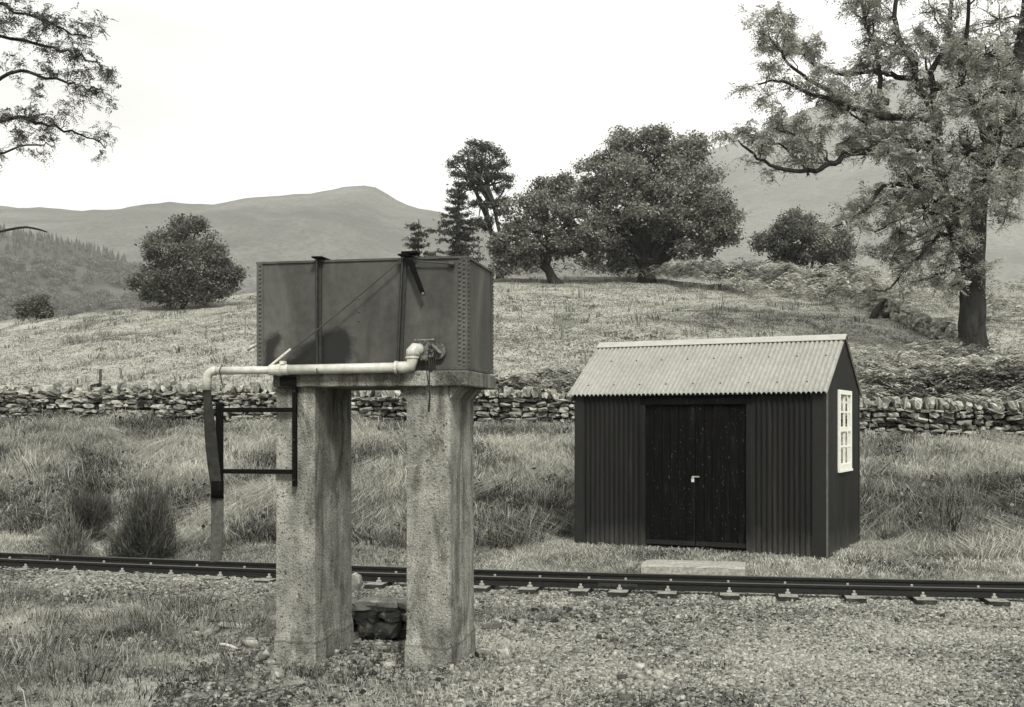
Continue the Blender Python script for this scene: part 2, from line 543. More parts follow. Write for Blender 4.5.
def build_ground():
    xs = np.concatenate([-np.geomspace(2600, 26, 40), np.arange(-25, -9, 0.4), np.arange(-9, 10, 0.14), np.arange(10, 30, 0.4), np.geomspace(30.5, 2600, 40)])
    ys = np.concatenate([np.linspace(-400, 5, 14), np.arange(6.5, 20, 0.13), np.arange(20, 30, 0.22), np.arange(30, 82, 0.6), np.geomspace(83, 3200, 50)])
    X, Y = np.meshgrid(xs, ys)
    Z = gz(X.ravel(), Y.ravel())
    V = np.stack([X.ravel(), Y.ravel(), Z], 1)
    nx, ny = len(xs), len(ys)
    i = np.arange(nx - 1)[None, :] + nx * np.arange(ny - 1)[:, None]
    i = i.ravel()
    o = np_obj('ground', V, np.stack([i, i + 1, i + nx + 1, i + nx], 1), M['ground'], smooth=True, extra={'gravel': gravel_mask(V[:, 0], V[:, 1])})
    tag(o, 'rough grassy ground with gravel by the track, rising to a pasture', 'ground', kind='structure')


def ridge_sheet(name, label, table, y_base, y_ridge, y_end, z_base, amp, mat, nx=260, ny=110, seed=0, pxr=(-900, 1900)):
    """A hillside as a height field whose skyline runs through the given points at y_ridge."""
    pxs = np.linspace(pxr[0], pxr[1], nx); ys = np.linspace(y_base, y_end, ny)
    P, Y = np.meshgrid(pxs, ys)
    X = (P - CX) / F * y_ridge
    tp, tq = zip(*table)
    zr = CAMZ + (HY - np.interp(P, tp, tq)) / F * y_ridge
    t = (Y - y_base) / (y_ridge - y_base)
    prof = np.where(t < 1, sstep(0, 1.06, t) * 0.55 + 0.45 * np.clip(t, 0, 1) ** 1.1, 1 - 0.8 * (t - 1))
    s = 1.0 / (y_ridge * 0.12)
    nz = fbm(X * s, Y * s * 0.6, seed, 6)
    Z = z_base + (zr - z_base) * prof + amp * nz * np.clip(t, 0, 1) * (1 - 0.8 * sstep(0.8, 1.0, t))
    Z = Z + amp * 0.10 * fbm(X * s * 9, Y * s * 2, seed + 5, 3) * np.clip(t, 0, 1)
    V = np.stack([X.ravel(), Y.ravel(), Z.ravel()], 1)
    i = (np.arange(nx - 1)[None, :] + nx * np.arange(ny - 1)[:, None]).ravel()
    o = np_obj(name, V, np.stack([i, i + 1, i + nx + 1, i + nx], 1), mat, smooth=True)
    tag(o, label, 'hill', kind='structure')
    return lambda px, y: float(np.interp(px, pxs, Z[np.argmin(abs(ys - y))]))


# ------------------------------------------------------------------ foliage makers
def quads_at(P, size, up_bias=0.3, aspect=0.6, rng=RNG):
    """Leaf quads at points P with random facing; returns vertices and faces."""
    n = len(P)
    nrm = rng.normal(size=(n, 3)); nrm[:, 2] += up_bias * 2
    nrm /= np.linalg.norm(nrm, axis=1, keepdims=True)
    t = rng.normal(size=(n, 3)); t -= nrm * (t * nrm).sum(1, keepdims=True); t /= np.linalg.norm(t, axis=1, keepdims=True)
    b = np.cross(nrm, t)
    s = (np.asarray(size) * rng.uniform(0.6, 1.3, n))[:, None] * 0.5
    w = s * aspect
    V = np.stack([P - t * s, P + b * w, P + t * s, P - b * w], 1).reshape(-1, 3)
    return V, np.arange(4 * n).reshape(n, 4)


def blades(base, h, lean, width, tone, rng=RNG, droop=0.5):
    """Grass blades of two quads each: base (n,3), h (n,), lean (n,2) sideways travel at the tip."""
    n = len(base)
    ang = rng.uniform(0, 2 * math.pi, n)
    w = np.stack([np.cos(ang), np.sin(ang), np.zeros(n)], 1) * (width[:, None] * 0.5)
    l3 = np.concatenate([lean, np.zeros((n, 1))], 1)
    upv = np.zeros((n, 3)); upv[:, 2] = h
    mid = base + upv * 0.62 + l3 * 0.32
    tip = base + upv * (1 - droop * np.minimum(1, np.linalg.norm(lean, axis=1) / np.maximum(h, 1e-3)))[:, None] + l3
    V = np.stack([base - w, base + w, mid + w * 0.75, mid - w * 0.75, tip + w * 0.15, tip - w * 0.15], 1).reshape(-1, 3)
    o = np.arange(n)[:, None] * 6
    f = np.concatenate([o + np.array([[0, 1, 2, 3]]), o + np.array([[3, 2, 4, 5]])], 0)
    return V, f, np.repeat(tone, 6)


def merge(parts):
    V = []; Fc = []; T = []; b = 0
    for v, f, t in parts:
        V.append(v); Fc.append(f + b); T.append(t); b += len(v)
    return np.concatenate(V), np.concatenate(Fc), np.concatenate(T)


def clump_leaves(centres, per, spread, size, up_bias=0.35, flat=0.7, rng=RNG, aspect=0.6):
    """Leaves in clumps round the centres, tone varied leaf by leaf and a little clump by clump."""
    c = np.asarray(centres, float); n = len(c)
    off = rng.normal(size=(n, per, 3)) * np.asarray(spread)[:, None, None] if hasattr(spread, '__len__') else rng.normal(size=(n, per, 3)) * spread
    off[:, :, 2] *= flat
    P = (c[:, None, :] + off).reshape(-1, 3)
    V, f = quads_at(P, size, up_bias, aspect, rng)
    tone = np.clip(np.repeat(rng.uniform(0.25, 0.75, n), per) + rng.normal(0, 0.22, n * per), 0, 1)
    return V, f, np.repeat(tone, 4)


def sprays(C, k, length, leaf, rng, pairs=5, droop=0.35):
    """Feathered leaf sprays: leaflets set in pairs along short drooping stalks."""
    c = np.repeat(np.asarray(C, float), k, 0); n = len(c)
    d = rng.normal(size=(n, 3)); d[:, 2] = d[:, 2] * 0.6 - droop * 0.3
    d /= np.linalg.norm(d, axis=1, keepdims=True)
    up = np.array([0, 0, 1.0]) + rng.normal(0, 0.45, (n, 3))
    side = np.cross(d, up); side /= np.linalg.norm(side, axis=1, keepdims=True) + 1e-9
    L = length * rng.uniform(0.6, 1.3, n)
    tn = np.clip(rng.normal(0.5, 0.2, n), 0, 1)
    Vs = []; T = []
    for i in range(pairs):
        t = (i + 0.6) / pairs
        p = c + d * (L * t)[:, None]; p[:, 2] -= droop * L * t * t
        for sg in (-1, 1):
            ld = side * sg + d * 0.55 + rng.normal(0, 0.22, (n, 3)); ld[:, 2] -= 0.15
            ld /= np.linalg.norm(ld, axis=1, keepdims=True)
            w = np.cross(ld, up); w /= np.linalg.norm(w, axis=1, keepdims=True) + 1e-9
            s = (leaf * (1 - 0.35 * t) * rng.uniform(0.75, 1.2, n))[:, None]
            Vs.append(np.stack([p, p + ld * s * 0.5 + w * s * 0.19, p + ld * s, p + ld * s * 0.5 - w * s * 0.19], 1))
            T.append(np.clip(tn + rng.normal(0, 0.12, n), 0, 1))
    V = np.concatenate(Vs).reshape(-1, 3)
    return V, np.arange(len(V)).reshape(-1, 4), np.repeat(np.concatenate(T), 4)


def wiggle(a, b, n, amt, rnd):
    a = Vector(a); b = Vector(b); L = (b - a).length
    pts = []
    for i in range(n + 1):
        t = i / n
        p = a.lerp(b, t)
        if 0 < i < n:
            p += Vector((rnd.uniform(-1, 1), rnd.uniform(-1, 1), rnd.uniform(-1, 1))) * L * amt
        pts.append(p)
    return pts


def blob_tree(name, label, base_px, Y, blobs, leaf, leaf_m, bark_m, trunk_r, seed, per=26, dens=1.0, clump=0.42, fork=0.45, group=None, cat='tree', lean=0.0, base_z=None, hollow=0.5, low_limbs=True):
    """A tree whose crown is leaf clumps over uneven lobes carried by limbs.
    blobs: (px, py, radius in px, depth offset as a fraction of the radius)."""
    rnd = random.Random(seed); rng = np.random.default_rng(seed)
    bx, bdummy = base_px
    X0 = (bx - CX) / F * Y
    z0 = float(gz(X0, Y)) if base_z is None else base_z
    base = Vector((X0, Y, z0 - 0.1))
    root = thing(name, label, cat, base, group)
    s = F / Y
    tb = MB(); cents = []; spr = []
    lob = []
    for (px, py, r, dd) in blobs:
        c = pt(px, py, Y); c.y += dd * r / s
        lob.append((c, r / s))
    cen = sum((c for c, r in lob), Vector()) / len(lob)
    top_fork = base.lerp(Vector((cen.x, cen.y, cen.z)), fork)
    top_fork.x += lean
    tr = wiggle(base, top_fork, 4, 0.03, rnd)
    tb.tube([base - Vector((0, 0, 0.3)), base] + tr[1:], [trunk_r * 1.6, trunk_r * 1.25] + [trunk_r * (1.0 - 0.1 * i) for i in range(1, 5)], 9)
    for c, r in lob:
        r *= 0.9
        start = tr[rnd.choice([2, 3, 4, 4])]
        mid = start.lerp(c, 0.5) + Vector((0, 0, 0.12 * (c - start).length))
        limb = wiggle(start, mid, 2, 0.06, rnd) + wiggle(mid, c, 3, 0.07, rnd)[1:]
        r0 = trunk_r * rnd.uniform(0.32, 0.5)
        tb.tube(limb, [r0 * (1 - 0.72 * i / (len(limb) - 1)) for i in range(len(limb))], 6)
        nb = int(6 + 3 * r)
        for k in range(nb):
            d = Vector((rnd.gauss(0, 1), rnd.gauss(0, 1), rnd.gauss(0.25, 0.8))).normalized()
            e = c + d * r * rnd.uniform(0.7, 0.98)
            st = limb[rnd.randrange(2, len(limb))]
            tb.tube(wiggle(st, e, 3, 0.09, rnd), [r0 * 0.26, r0 * 0.2, r0 * 0.13, r0 * 0.05], 4, caps=False)
        ns = int(8 + 3.6 * r)
        for k in range(ns):
            d = rng.normal(size=3); d[2] += 0.25; d /= np.linalg.norm(d)
            sc_ = np.array(c) + d * r * rng.uniform(0.6, 1.04) * np.array([1, 1, 0.95])
            sr = r * rng.uniform(0.20, 0.38)
            n = int(dens * 70 * sr * sr) + 8
            q = rng.normal(size=(n, 3)); q[:, 2] += 0.55; q /= np.linalg.norm(q, axis=1, keepdims=True)
            cents.append(sc_ + q * (sr * (0.72 + 0.36 * rng.random((n, 1)))) * np.array([1.1, 1.1, 0.75]))
        n = int(dens * 2.5 * r * r)
        d = rng.normal(size=(n, 3)); d /= np.linalg.norm(d, axis=1, keepdims=True)
        cents.append(np.array(c)[None, :] + d * (r * rng.random((n, 1)) ** 0.5 * 0.85))
    C = np.concatenate(cents)
    C = C[C[:, 2] > z0 + 0.15]
    V, f, t = clump_leaves(C, per, clump, leaf, up_bias=0.6, rng=rng, aspect=0.7)
    tb.build('trunk', bark_m, root, smooth=True)
    np_obj('crown', V, f, leaf_m, root, tone=t)
    return root


# ------------------------------------------------------------------ far land
def build_far():
    hill_t = [(-900, 180), (-300, 214), (-100, 203), (0, 204), (34, 207), (75, 210), (110, 209), (140, 205), (170, 200), (215, 203), (240, 197), (310, 192), (345, 184), (372, 184), (385, 190),
              (400, 200), (425, 208), (445, 212), (520, 240), (600, 262), (700, 285), (1900, 330)]
    ridge_sheet('hills', 'long bare moorland ridge rising to a small rounded summit', hill_t, 430, 1300, 1800, -40, 26, M['hill'], seed=61)
    mt = [(-900, 330), (480, 290), (560, 245), (600, 222), (640, 195), (700, 152), (740, 137), (780, 119), (820, 103), (870, 86), (950, 62), (1060, 36), (1300, 10), (1900, 60)]
    ridge_sheet('mountain', 'pale hazy mountain flank climbing behind the right hand trees', mt, 480, 1900, 2300, -40, 45, M['mountain'], seed=77)
    ft = [(-900, 205), (-300, 215), (-80, 228), (0, 233), (34, 236), (80, 246), (140, 264), (170, 282), (200, 298), (240, 312), (300, 330), (1900, 420)]
    hz = ridge_sheet('forest_hillside', 'dark wooded spur sloping down from the frame edge', ft, 300, 640, 900, -38, 8, M['foresthill'], seed=91, nx=200, ny=60, pxr=(-700, 420))
    # conifers of the far plantation: too many to count
    rng = np.random.default_rng(5)
    n = 6500
    px = rng.uniform(-420, 250, n); y = 430 + 240 * rng.random(n) ** 0.8
    parts = []
    zz = np.array([hz(a, b) for a, b in zip(px, y)])
    sy = HY - (zz - CAMZ) / y * F
    k = sy < 262 + 7 * vnoise(px * 0.06, y * 0.02, 12)
    px, y, zz = px[k], y[k], zz[k]; n = len(px)
    x = (px - CX) / F * 640
    ht = rng.uniform(3.5, 7, n); rad = ht * rng.uniform(0.14, 0.22, n)
    k = 6
    for lev, (zb, rr, zt) in enumerate(((0.05, 1.0, 0.55), (0.3, 0.75, 0.8), (0.55, 0.5, 1.0))):
        ang = rng.uniform(0, 6.28, n)[:, None] + np.arange(k) * 2 * math.pi / k
        rj = (rad * rr)[:, None] * rng.uniform(0.6, 1.25, (n, k))
        ring = np.stack([x[:, None] + np.cos(ang) * rj, y[:, None] + np.sin(ang) * rj, (zz + ht * zb)[:, None] + rng.uniform(-0.5, 0.3, (n, k))], 2)
        apex = np.repeat(np.stack([x, y, zz + ht * zt], 1)[:, None, :], k, 1)
        Vv = np.stack([ring, np.roll(ring, -1, 1), apex], 2).reshape(-1, 3)
        parts.append((Vv, np.arange(len(Vv)).reshape(-1, 3), np.repeat(np.clip(rng.normal(0.45, 0.25, n), 0, 1), k * 3)))
    V, f, t = merge(parts)
    o = np_obj('conifer_forest', V, f, M['forest'], tone=t)
    tag(o, 'dark conifer plantation covering the spur at the left', 'forest', kind='stuff')
    # scrubby valley woodland below it
    cs = []
    for _ in range(2600):
        pxv = rng.uniform(-300, 330); yv = rng.uniform(330, 640)
        xv = (pxv - CX) / F * 640
        zv = hz(pxv, yv)
        if not 262 < HY - (zv - CAMZ) / yv * F < 345: continue
        R = rng.uniform(2.0, 4.2)
        m = 46
        d = rng.normal(size=(m, 3)); d /= np.linalg.norm(d, axis=1, keepdims=True)
        d[:, 2] = abs(d[:, 2])
        cs.append(np.array([xv, yv, zv + 0.5]) + d * R * rng.uniform(0.55, 1.05, (m, 1)) * np.array([1, 1, 1.15]))
    V, f, t = clump_leaves(np.concatenate(cs), 8, 0.6, 0.95, rng=rng, aspect=0.8)
    o = np_obj('valley_woodland', V, f, M['wood'], tone=t)
    tag(o, 'pale scrub woodland filling the valley behind the pasture brow', 'woodland', kind='stuff')


# ------------------------------------------------------------------ field trees
def build_trees():
    oak = [(650, 156, 30, 0.3), (598, 172, 22, .3), (583, 196, 16, -.3), (655, 143, 17, -.2), (690, 150, 17, .3), (625, 148, 16, .2), (612, 164, 31, -0.4), (690, 163, 31, 0.4), (592, 196, 27, 0.2), (632, 190, 38, -0.9), (682, 200, 38, -0.8), (714, 207, 26, 0.3), (604, 232, 28, -0.5),
           (642, 226, 30, 0.9), (574, 243, 17, 0.3), (703, 226, 22, -0.6), (727, 218, 15, 0.4), (668, 240, 19, -1.1), (630, 252, 20, 0.6), (665, 172, 30, 1.2), (640, 210, 30, -1.6), (715, 240, 11, 0.5), (588, 256, 14, -.4), (622, 262, 14, 0.3), (684, 252, 13, -.5), (704, 246, 13, .3), (728, 236, 11, -.2), (562, 252, 12, .2)]
    blob_tree('oak_tree', 'large spreading dark oak with the broadest crown on the pasture brow', (647, 280), 70, oak, 0.17, M['oak'], M['bark'], 0.62, 3, per=24, dens=0.36, clump=0.24, fork=0.42)
    mid = [(545, 193, 19, 0.2), (562, 190, 15, -0.3), (527, 214, 22, 0.3), (553, 215, 22, -0.8), (514, 240, 18, 0.2), (541, 243, 24, -0.6), (519, 260, 15, -0.2), (504, 264, 11, 0.4), (572, 238, 15, 0.5), (535, 228, 20, 0.8), (500, 250, 10, 0), (575, 215, 13, .3)]
    blob_tree('oak_tree', 'smaller rounded tree leaning left between the pine and the large oak', (557, 279), 67, mid, 0.17, M['oak2'], M['bark'], 0.34, 4, per=20, dens=0.34, clump=0.22, fork=0.4, lean=-0.3)
    bush = [(184, 236, 19, 0.2), (165, 252, 20, -0.4), (206, 252, 20, 0.3), (150, 264, 15, 0.4), (220, 266, 14, -0.2), (182, 268, 27, -0.8), (197, 226, 8, 0), (148, 280, 12, 0.2), (214, 282, 16, 0.4), (170, 284, 18, -.3), (176, 225, 7, 0.2), (228, 272, 9, .2), (194, 286, 14, 0.3), (160, 290, 13, -.6), (182, 290, 15, -.7), (206, 290, 13, -.5), (228, 284, 9, .2), (140, 284, 10, .2), (152, 294, 9, -.5), (220, 292, 9, -.4), (236, 276, 7, .3), (184, 297, 11, -.8), (170, 297, 10, -.4), (200, 297, 10, -.6)]
    blob_tree('hawthorn_tree', 'dense rounded bushy tree standing alone on the left brow', (183, 302), 68, bush, 0.15, M['bushleaf'], M['bark'], 0.2, 5, per=20, dens=0.55, clump=0.22, fork=0.35)
    far = [(800, 222, 15, 0.2), (780, 238, 18, -0.3), (824, 238, 19, 0.4), (805, 248, 23, -0.6), (846, 246, 13, 0.2), (765, 246, 11, -0.2), (798, 262, 18, 0.5), (832, 258, 14, -0.4), (785, 260, 13, 0.3)]
    blob_tree('hawthorn_tree', 'low dark domed tree behind the bracken right of the large oak', (807, 282), 80, far, 0.18, M['bushleaf'], M['bark'], 0.26, 6, per=24, dens=0.55, clump=0.25, fork=0.35)
    small = [(38, 305, 9, 0.2), (28, 311, 9, -0.2), (44, 312, 6, 0.3)]
    blob_tree('hawthorn_tree', 'small dark bush cut by the left edge of the pasture', (36, 320), 72, small, 0.16, M['bushleaf'], M['bark'], 0.07, 8, per=20, dens=1.4, clump=0.2, fork=0.4)
    # Scots pine with two bare leaning stems
    Y = 74.0
    rnd = random.Random(20); rng = np.random.default_rng(20)
    base = pt(499, 274, Y); base.z = float(gz(base.x, base.y)) - 0.1
    root = thing('pine_tree', 'tall open Scots pine with two bare leaning stems and a flat top', 'tree', base)
    tb = MB()
    st1 = [base, pt(498, 258, Y), pt(494, 240, Y + .2), pt(486, 216, Y + .3), pt(476, 192, Y + .2), pt(469, 172, Y), pt(468, 156, Y)]
    st2 = [base + Vector((0.2, 0, 0)), pt(502, 256, Y - .2), pt(500, 234, Y - .4), pt(494, 208, Y - .5), pt(488, 186, Y - .4), pt(484, 166, Y - .3), pt(486, 152, Y)]
    for st, r0 in ((st1, 0.19), (st2, 0.15)):
        tb.tube(st, [r0 * (1.1 - 0.8 * i / (len(st) - 1)) for i in range(len(st))], 8)
    lobes = [(474, 152, 10), (462, 158, 10), (488, 150, 9), (498, 154, 7), (452, 164, 6), (503, 163, 6), (470, 165, 8), (490, 166, 7), (456, 174, 5), (484, 146, 7), (476, 180, 6), (506, 186, 5), (498, 190, 4),
             (500, 212, 4), (466, 186, 6), (508, 178, 4), (472, 143, 5), (494, 176, 5), (460, 196, 4), (505, 200, 5), (508, 228, 6), (500, 242, 7), (486, 226, 5), (484, 206, 4), (466, 175, 6), (478, 170, 7), (497, 166, 6), (488, 176, 7), (480, 190, 6), (496, 204, 5), (474, 204, 5), (490, 220, 5), (480, 160, 8), (500, 176, 5), (478, 222, 6), (506, 212, 5)]
    C = []
    for px, py, r in lobes:
        c = pt(px, py, Y + rnd.uniform(-1.1, 1.1)); R = r / F * Y
        src = rnd.choice([st1[4], st1[5], st2[4], st2[5], st2[3]])
        tb.tube(wiggle(src, c, 3, 0.1, rnd), [0.09, 0.07, 0.05, 0.02], 5, caps=False)
        n = int(46 * R * R + 20)
        d = rng.normal(size=(n, 3)); d /= np.linalg.norm(d, axis=1, keepdims=True)
        C.append(np.array(c) + d * (R * rng.random((n, 1)) ** 0.45) * np.array([1.1, 1.1, 0.62]))
    V, f, t = clump_leaves(np.concatenate(C), 15, 0.16, 0.2, rng=rng, aspect=0.3)
    tb.build('trunk', M['bark_pale'], root, smooth=True)
    np_obj('crown', V, f, M['pine'], root, tone=t)
    # spruces: tiers of drooping boughs
    for (nm, lab, px, top, bot, Y, wpx, sd) in (
            ('spruce_tree', 'dark ragged spruce rising in front of the pine, behind the tank corner', 458, 176, 276, 71, 38, 31),
            ('spruce_tree', 'small young spruce tip showing just above the tank', 418, 219, 283, 66, 26, 32)):
        rnd = random.Random(sd); rng = np.random.default_rng(sd)
        b = pt(px, bot, Y); b.z = float(gz(b.x, b.y)) - 0.1
        tp = pt(px, top, Y); H = tp.z - b.z; W = wpx / F * Y
        root = thing(nm, lab, 'tree', b)
        tb = MB(); tb.tube([b, b + Vector((0, 0, H * 0.5)), b + Vector((0.05, 0, H))], [0.2 * H / 6, 0.12 * H / 6, 0.02], 7)
        P = []
        nl = int(H * 2.6)
        for i in range(nl):
            h = H * (0.06 + 0.92 * i / nl)
            Lm = W * (1 - h / H) ** 0.8 * rnd.choice([0.5, 0.8, 1.0, 1.25]) + 0.12
            for k in range(6):
                if rnd.random() < 0.16: continue
                a = rnd.uniform(0, 6.283); L = Lm * rnd.uniform(0.55, 1.15)
                s0 = b + Vector((0, 0, h))
                e = s0 + Vector((math.cos(a) * L, math.sin(a) * L, -0.16 * L + 0.1 * rnd.random()))
                mid = s0.lerp(e, 0.5) + Vector((0, 0, -0.1 * L))
                tb.tube([s0, mid, e], [0.03, 0.02, 0.008], 4, caps=False)
                m = int(30 * L + 8)
                tt = rng.random(m)[:, None] ** 0.8
                q = np.array(s0) * (1 - tt) + np.array(e) * tt + rng.normal(size=(m, 3)) * np.array([0.13, 0.13, 0.06]) * (0.4 + 0.8 * tt)
                q[:, 2] -= 0.1 * L * np.sin(tt[:, 0] * math.pi)
                P.append(q)
        V, f, t = clump_leaves(np.concatenate(P), 4, 0.06, 0.2, rng=rng, aspect=0.32)
        tb.build('trunk', M['bark'], root, smooth=True)
        np_obj('crown', V, f, M['pine'], root, tone=t)


def limb_tree(name, label, base, stems, limbs, masses, leaf, leaf_m, bark_m, seed, twig_len, twig_per_m, per, clump, up=0.25, side=0.5):
    """An open tree: stems and limbs given as polylines with end radii, twigs grown from the limbs, leaf clumps on the twigs."""
    rnd = random.Random(seed); rng = np.random.default_rng(seed)
    root = thing(name, label, 'tree', base)
    tb = MB(); C = []
    def smooth(pts):
        for _ in range(2):
            q = [pts[0]]
            for a, b in zip(pts[:-1], pts[1:]):
                q += [a.lerp(b, 0.25), a.lerp(b, 0.75)]
            pts = q + [pts[-1]]
        return pts
    for pts, r0, r1 in stems:
        p = smooth([Vector(q) for q in pts])
        p = [q + Vector((rnd.uniform(-1, 1), rnd.uniform(-1, 1), 0)) * r0 * 0.06 for q in p]
        tb.tube(p, [r0 + (r1 - r0) * i / (len(p) - 1) for i in range(len(p))], 12)
    def twig(s, d, L, r, depth):
        e = s + d * L
        k = wiggle(s, e, 3, 0.1, rnd)
        tb.tube(k, [r, r * 0.75, r * 0.5, r * 0.2], 4, caps=False)
        if depth > 0:
            for j in range(rnd.choice([2, 3])):
                dd = (d + Vector((rnd.gauss(0, .6), rnd.gauss(0, .6), rnd.gauss(up * 0.4, .5)))).normalized()
                twig(k[rnd.choice([1, 2, 3])], dd, L * rnd.uniform(0.45, 0.75), r * 0.5, depth - 1)
        for q in k[1:]:
            C.append(q)
        C.append(k[2].lerp(k[3], .5))
    for pts, r0, r1 in limbs:
        p = smooth([Vector(q) for q in pts])
        p = [q + Vector((rnd.uniform(-1, 1), rnd.uniform(-1, 1), rnd.uniform(-1, 1))) * 0.05 for q in p]
        ph = rnd.uniform(0, 6)
        p = [q + Vector((math.sin(ph + .55 * k), math.cos(ph * 2 + .4 * k), math.sin(ph * 3 + .47 * k))) * min(0.12, r0) * 0.8 * min(1, k / 3) for k, q in enumerate(p)]
        tb.tube(p, [r0 + (r1 - r0) * i / (len(p) - 1) for i in range(len(p))], 7)
        total = sum((b - a).length for a, b in zip(p[:-1], p[1:]))
        n = int(total * twig_per_m)
        for k in range(int(total * side)):      # side limbs
            i = rnd.randrange(len(p) // 5, max(len(p) // 5 + 1, int(len(p) * 0.72)))
            dl = (p[i + 1] - p[i]).normalized()
            d = (dl * 0.8 + Vector((rnd.gauss(0, .6), rnd.gauss(0, .6), rnd.gauss(up, .5)))).normalized()
            q = wiggle(p[i], p[i] + d * twig_len * rnd.uniform(1.0, 2.0), 5, 0.07, rnd)
            ra = max(r1, 0.4 * (r0 + (r1 - r0) * i / (len(p) - 1)))
            tb.tube(q, [ra * (1 - 0.16 * j) for j in range(6)], 5, caps=False)
            for j in range(2, 6):
                for _ in range(1):
                    dd = (d * 0.6 + Vector((rnd.gauss(0, .7), rnd.gauss(0, .7), rnd.gauss(up, .5)))).normalized()
                    twig(q[j], dd, twig_len * rnd.uniform(0.4, 0.9), ra * 0.3, 1)
        for k in range(n):
            t = (0.12 + 0.88 * rnd.random()) * (len(p) - 1.001); i = int(t)
            s = p[i].lerp(p[i + 1], t - i)
            dl = (p[i + 1] - p[i]).normalized()
            d = (dl * 0.5 + Vector((rnd.gauss(0, .7), rnd.gauss(0, .7), rnd.gauss(up, .6)))).normalized()
            twig(s, d, twig_len * rnd.uniform(0.5, 1.15), max(0.6 * leaf ** 2, r1 * 0.6) * rnd.uniform(.8, 1.5), 1)
        C.append(p[-1])
    for (c, r, n) in masses:
        d = rng.normal(size=(n, 3)); d /= np.linalg.norm(d, axis=1, keepdims=True)
        q = np.array(c) + d * (rng.random((n, 1)) ** 0.5) * np.array(r)
        C += [Vector(x) for x in q]
        for x in q[::5]:
            tb.tube(wiggle(Vector(c), Vector(x), 3, 0.08, rnd), [0.035, 0.028, 0.02, 0.008], 4, caps=False)
    V, f, t = sprays(np.array([tuple(c) for c in C]), per, clump, leaf, rng)
    tb.build('trunk', bark_m, root, smooth=True)
    np_obj('crown', V, f, leaf_m, root, tone=t)
    return root


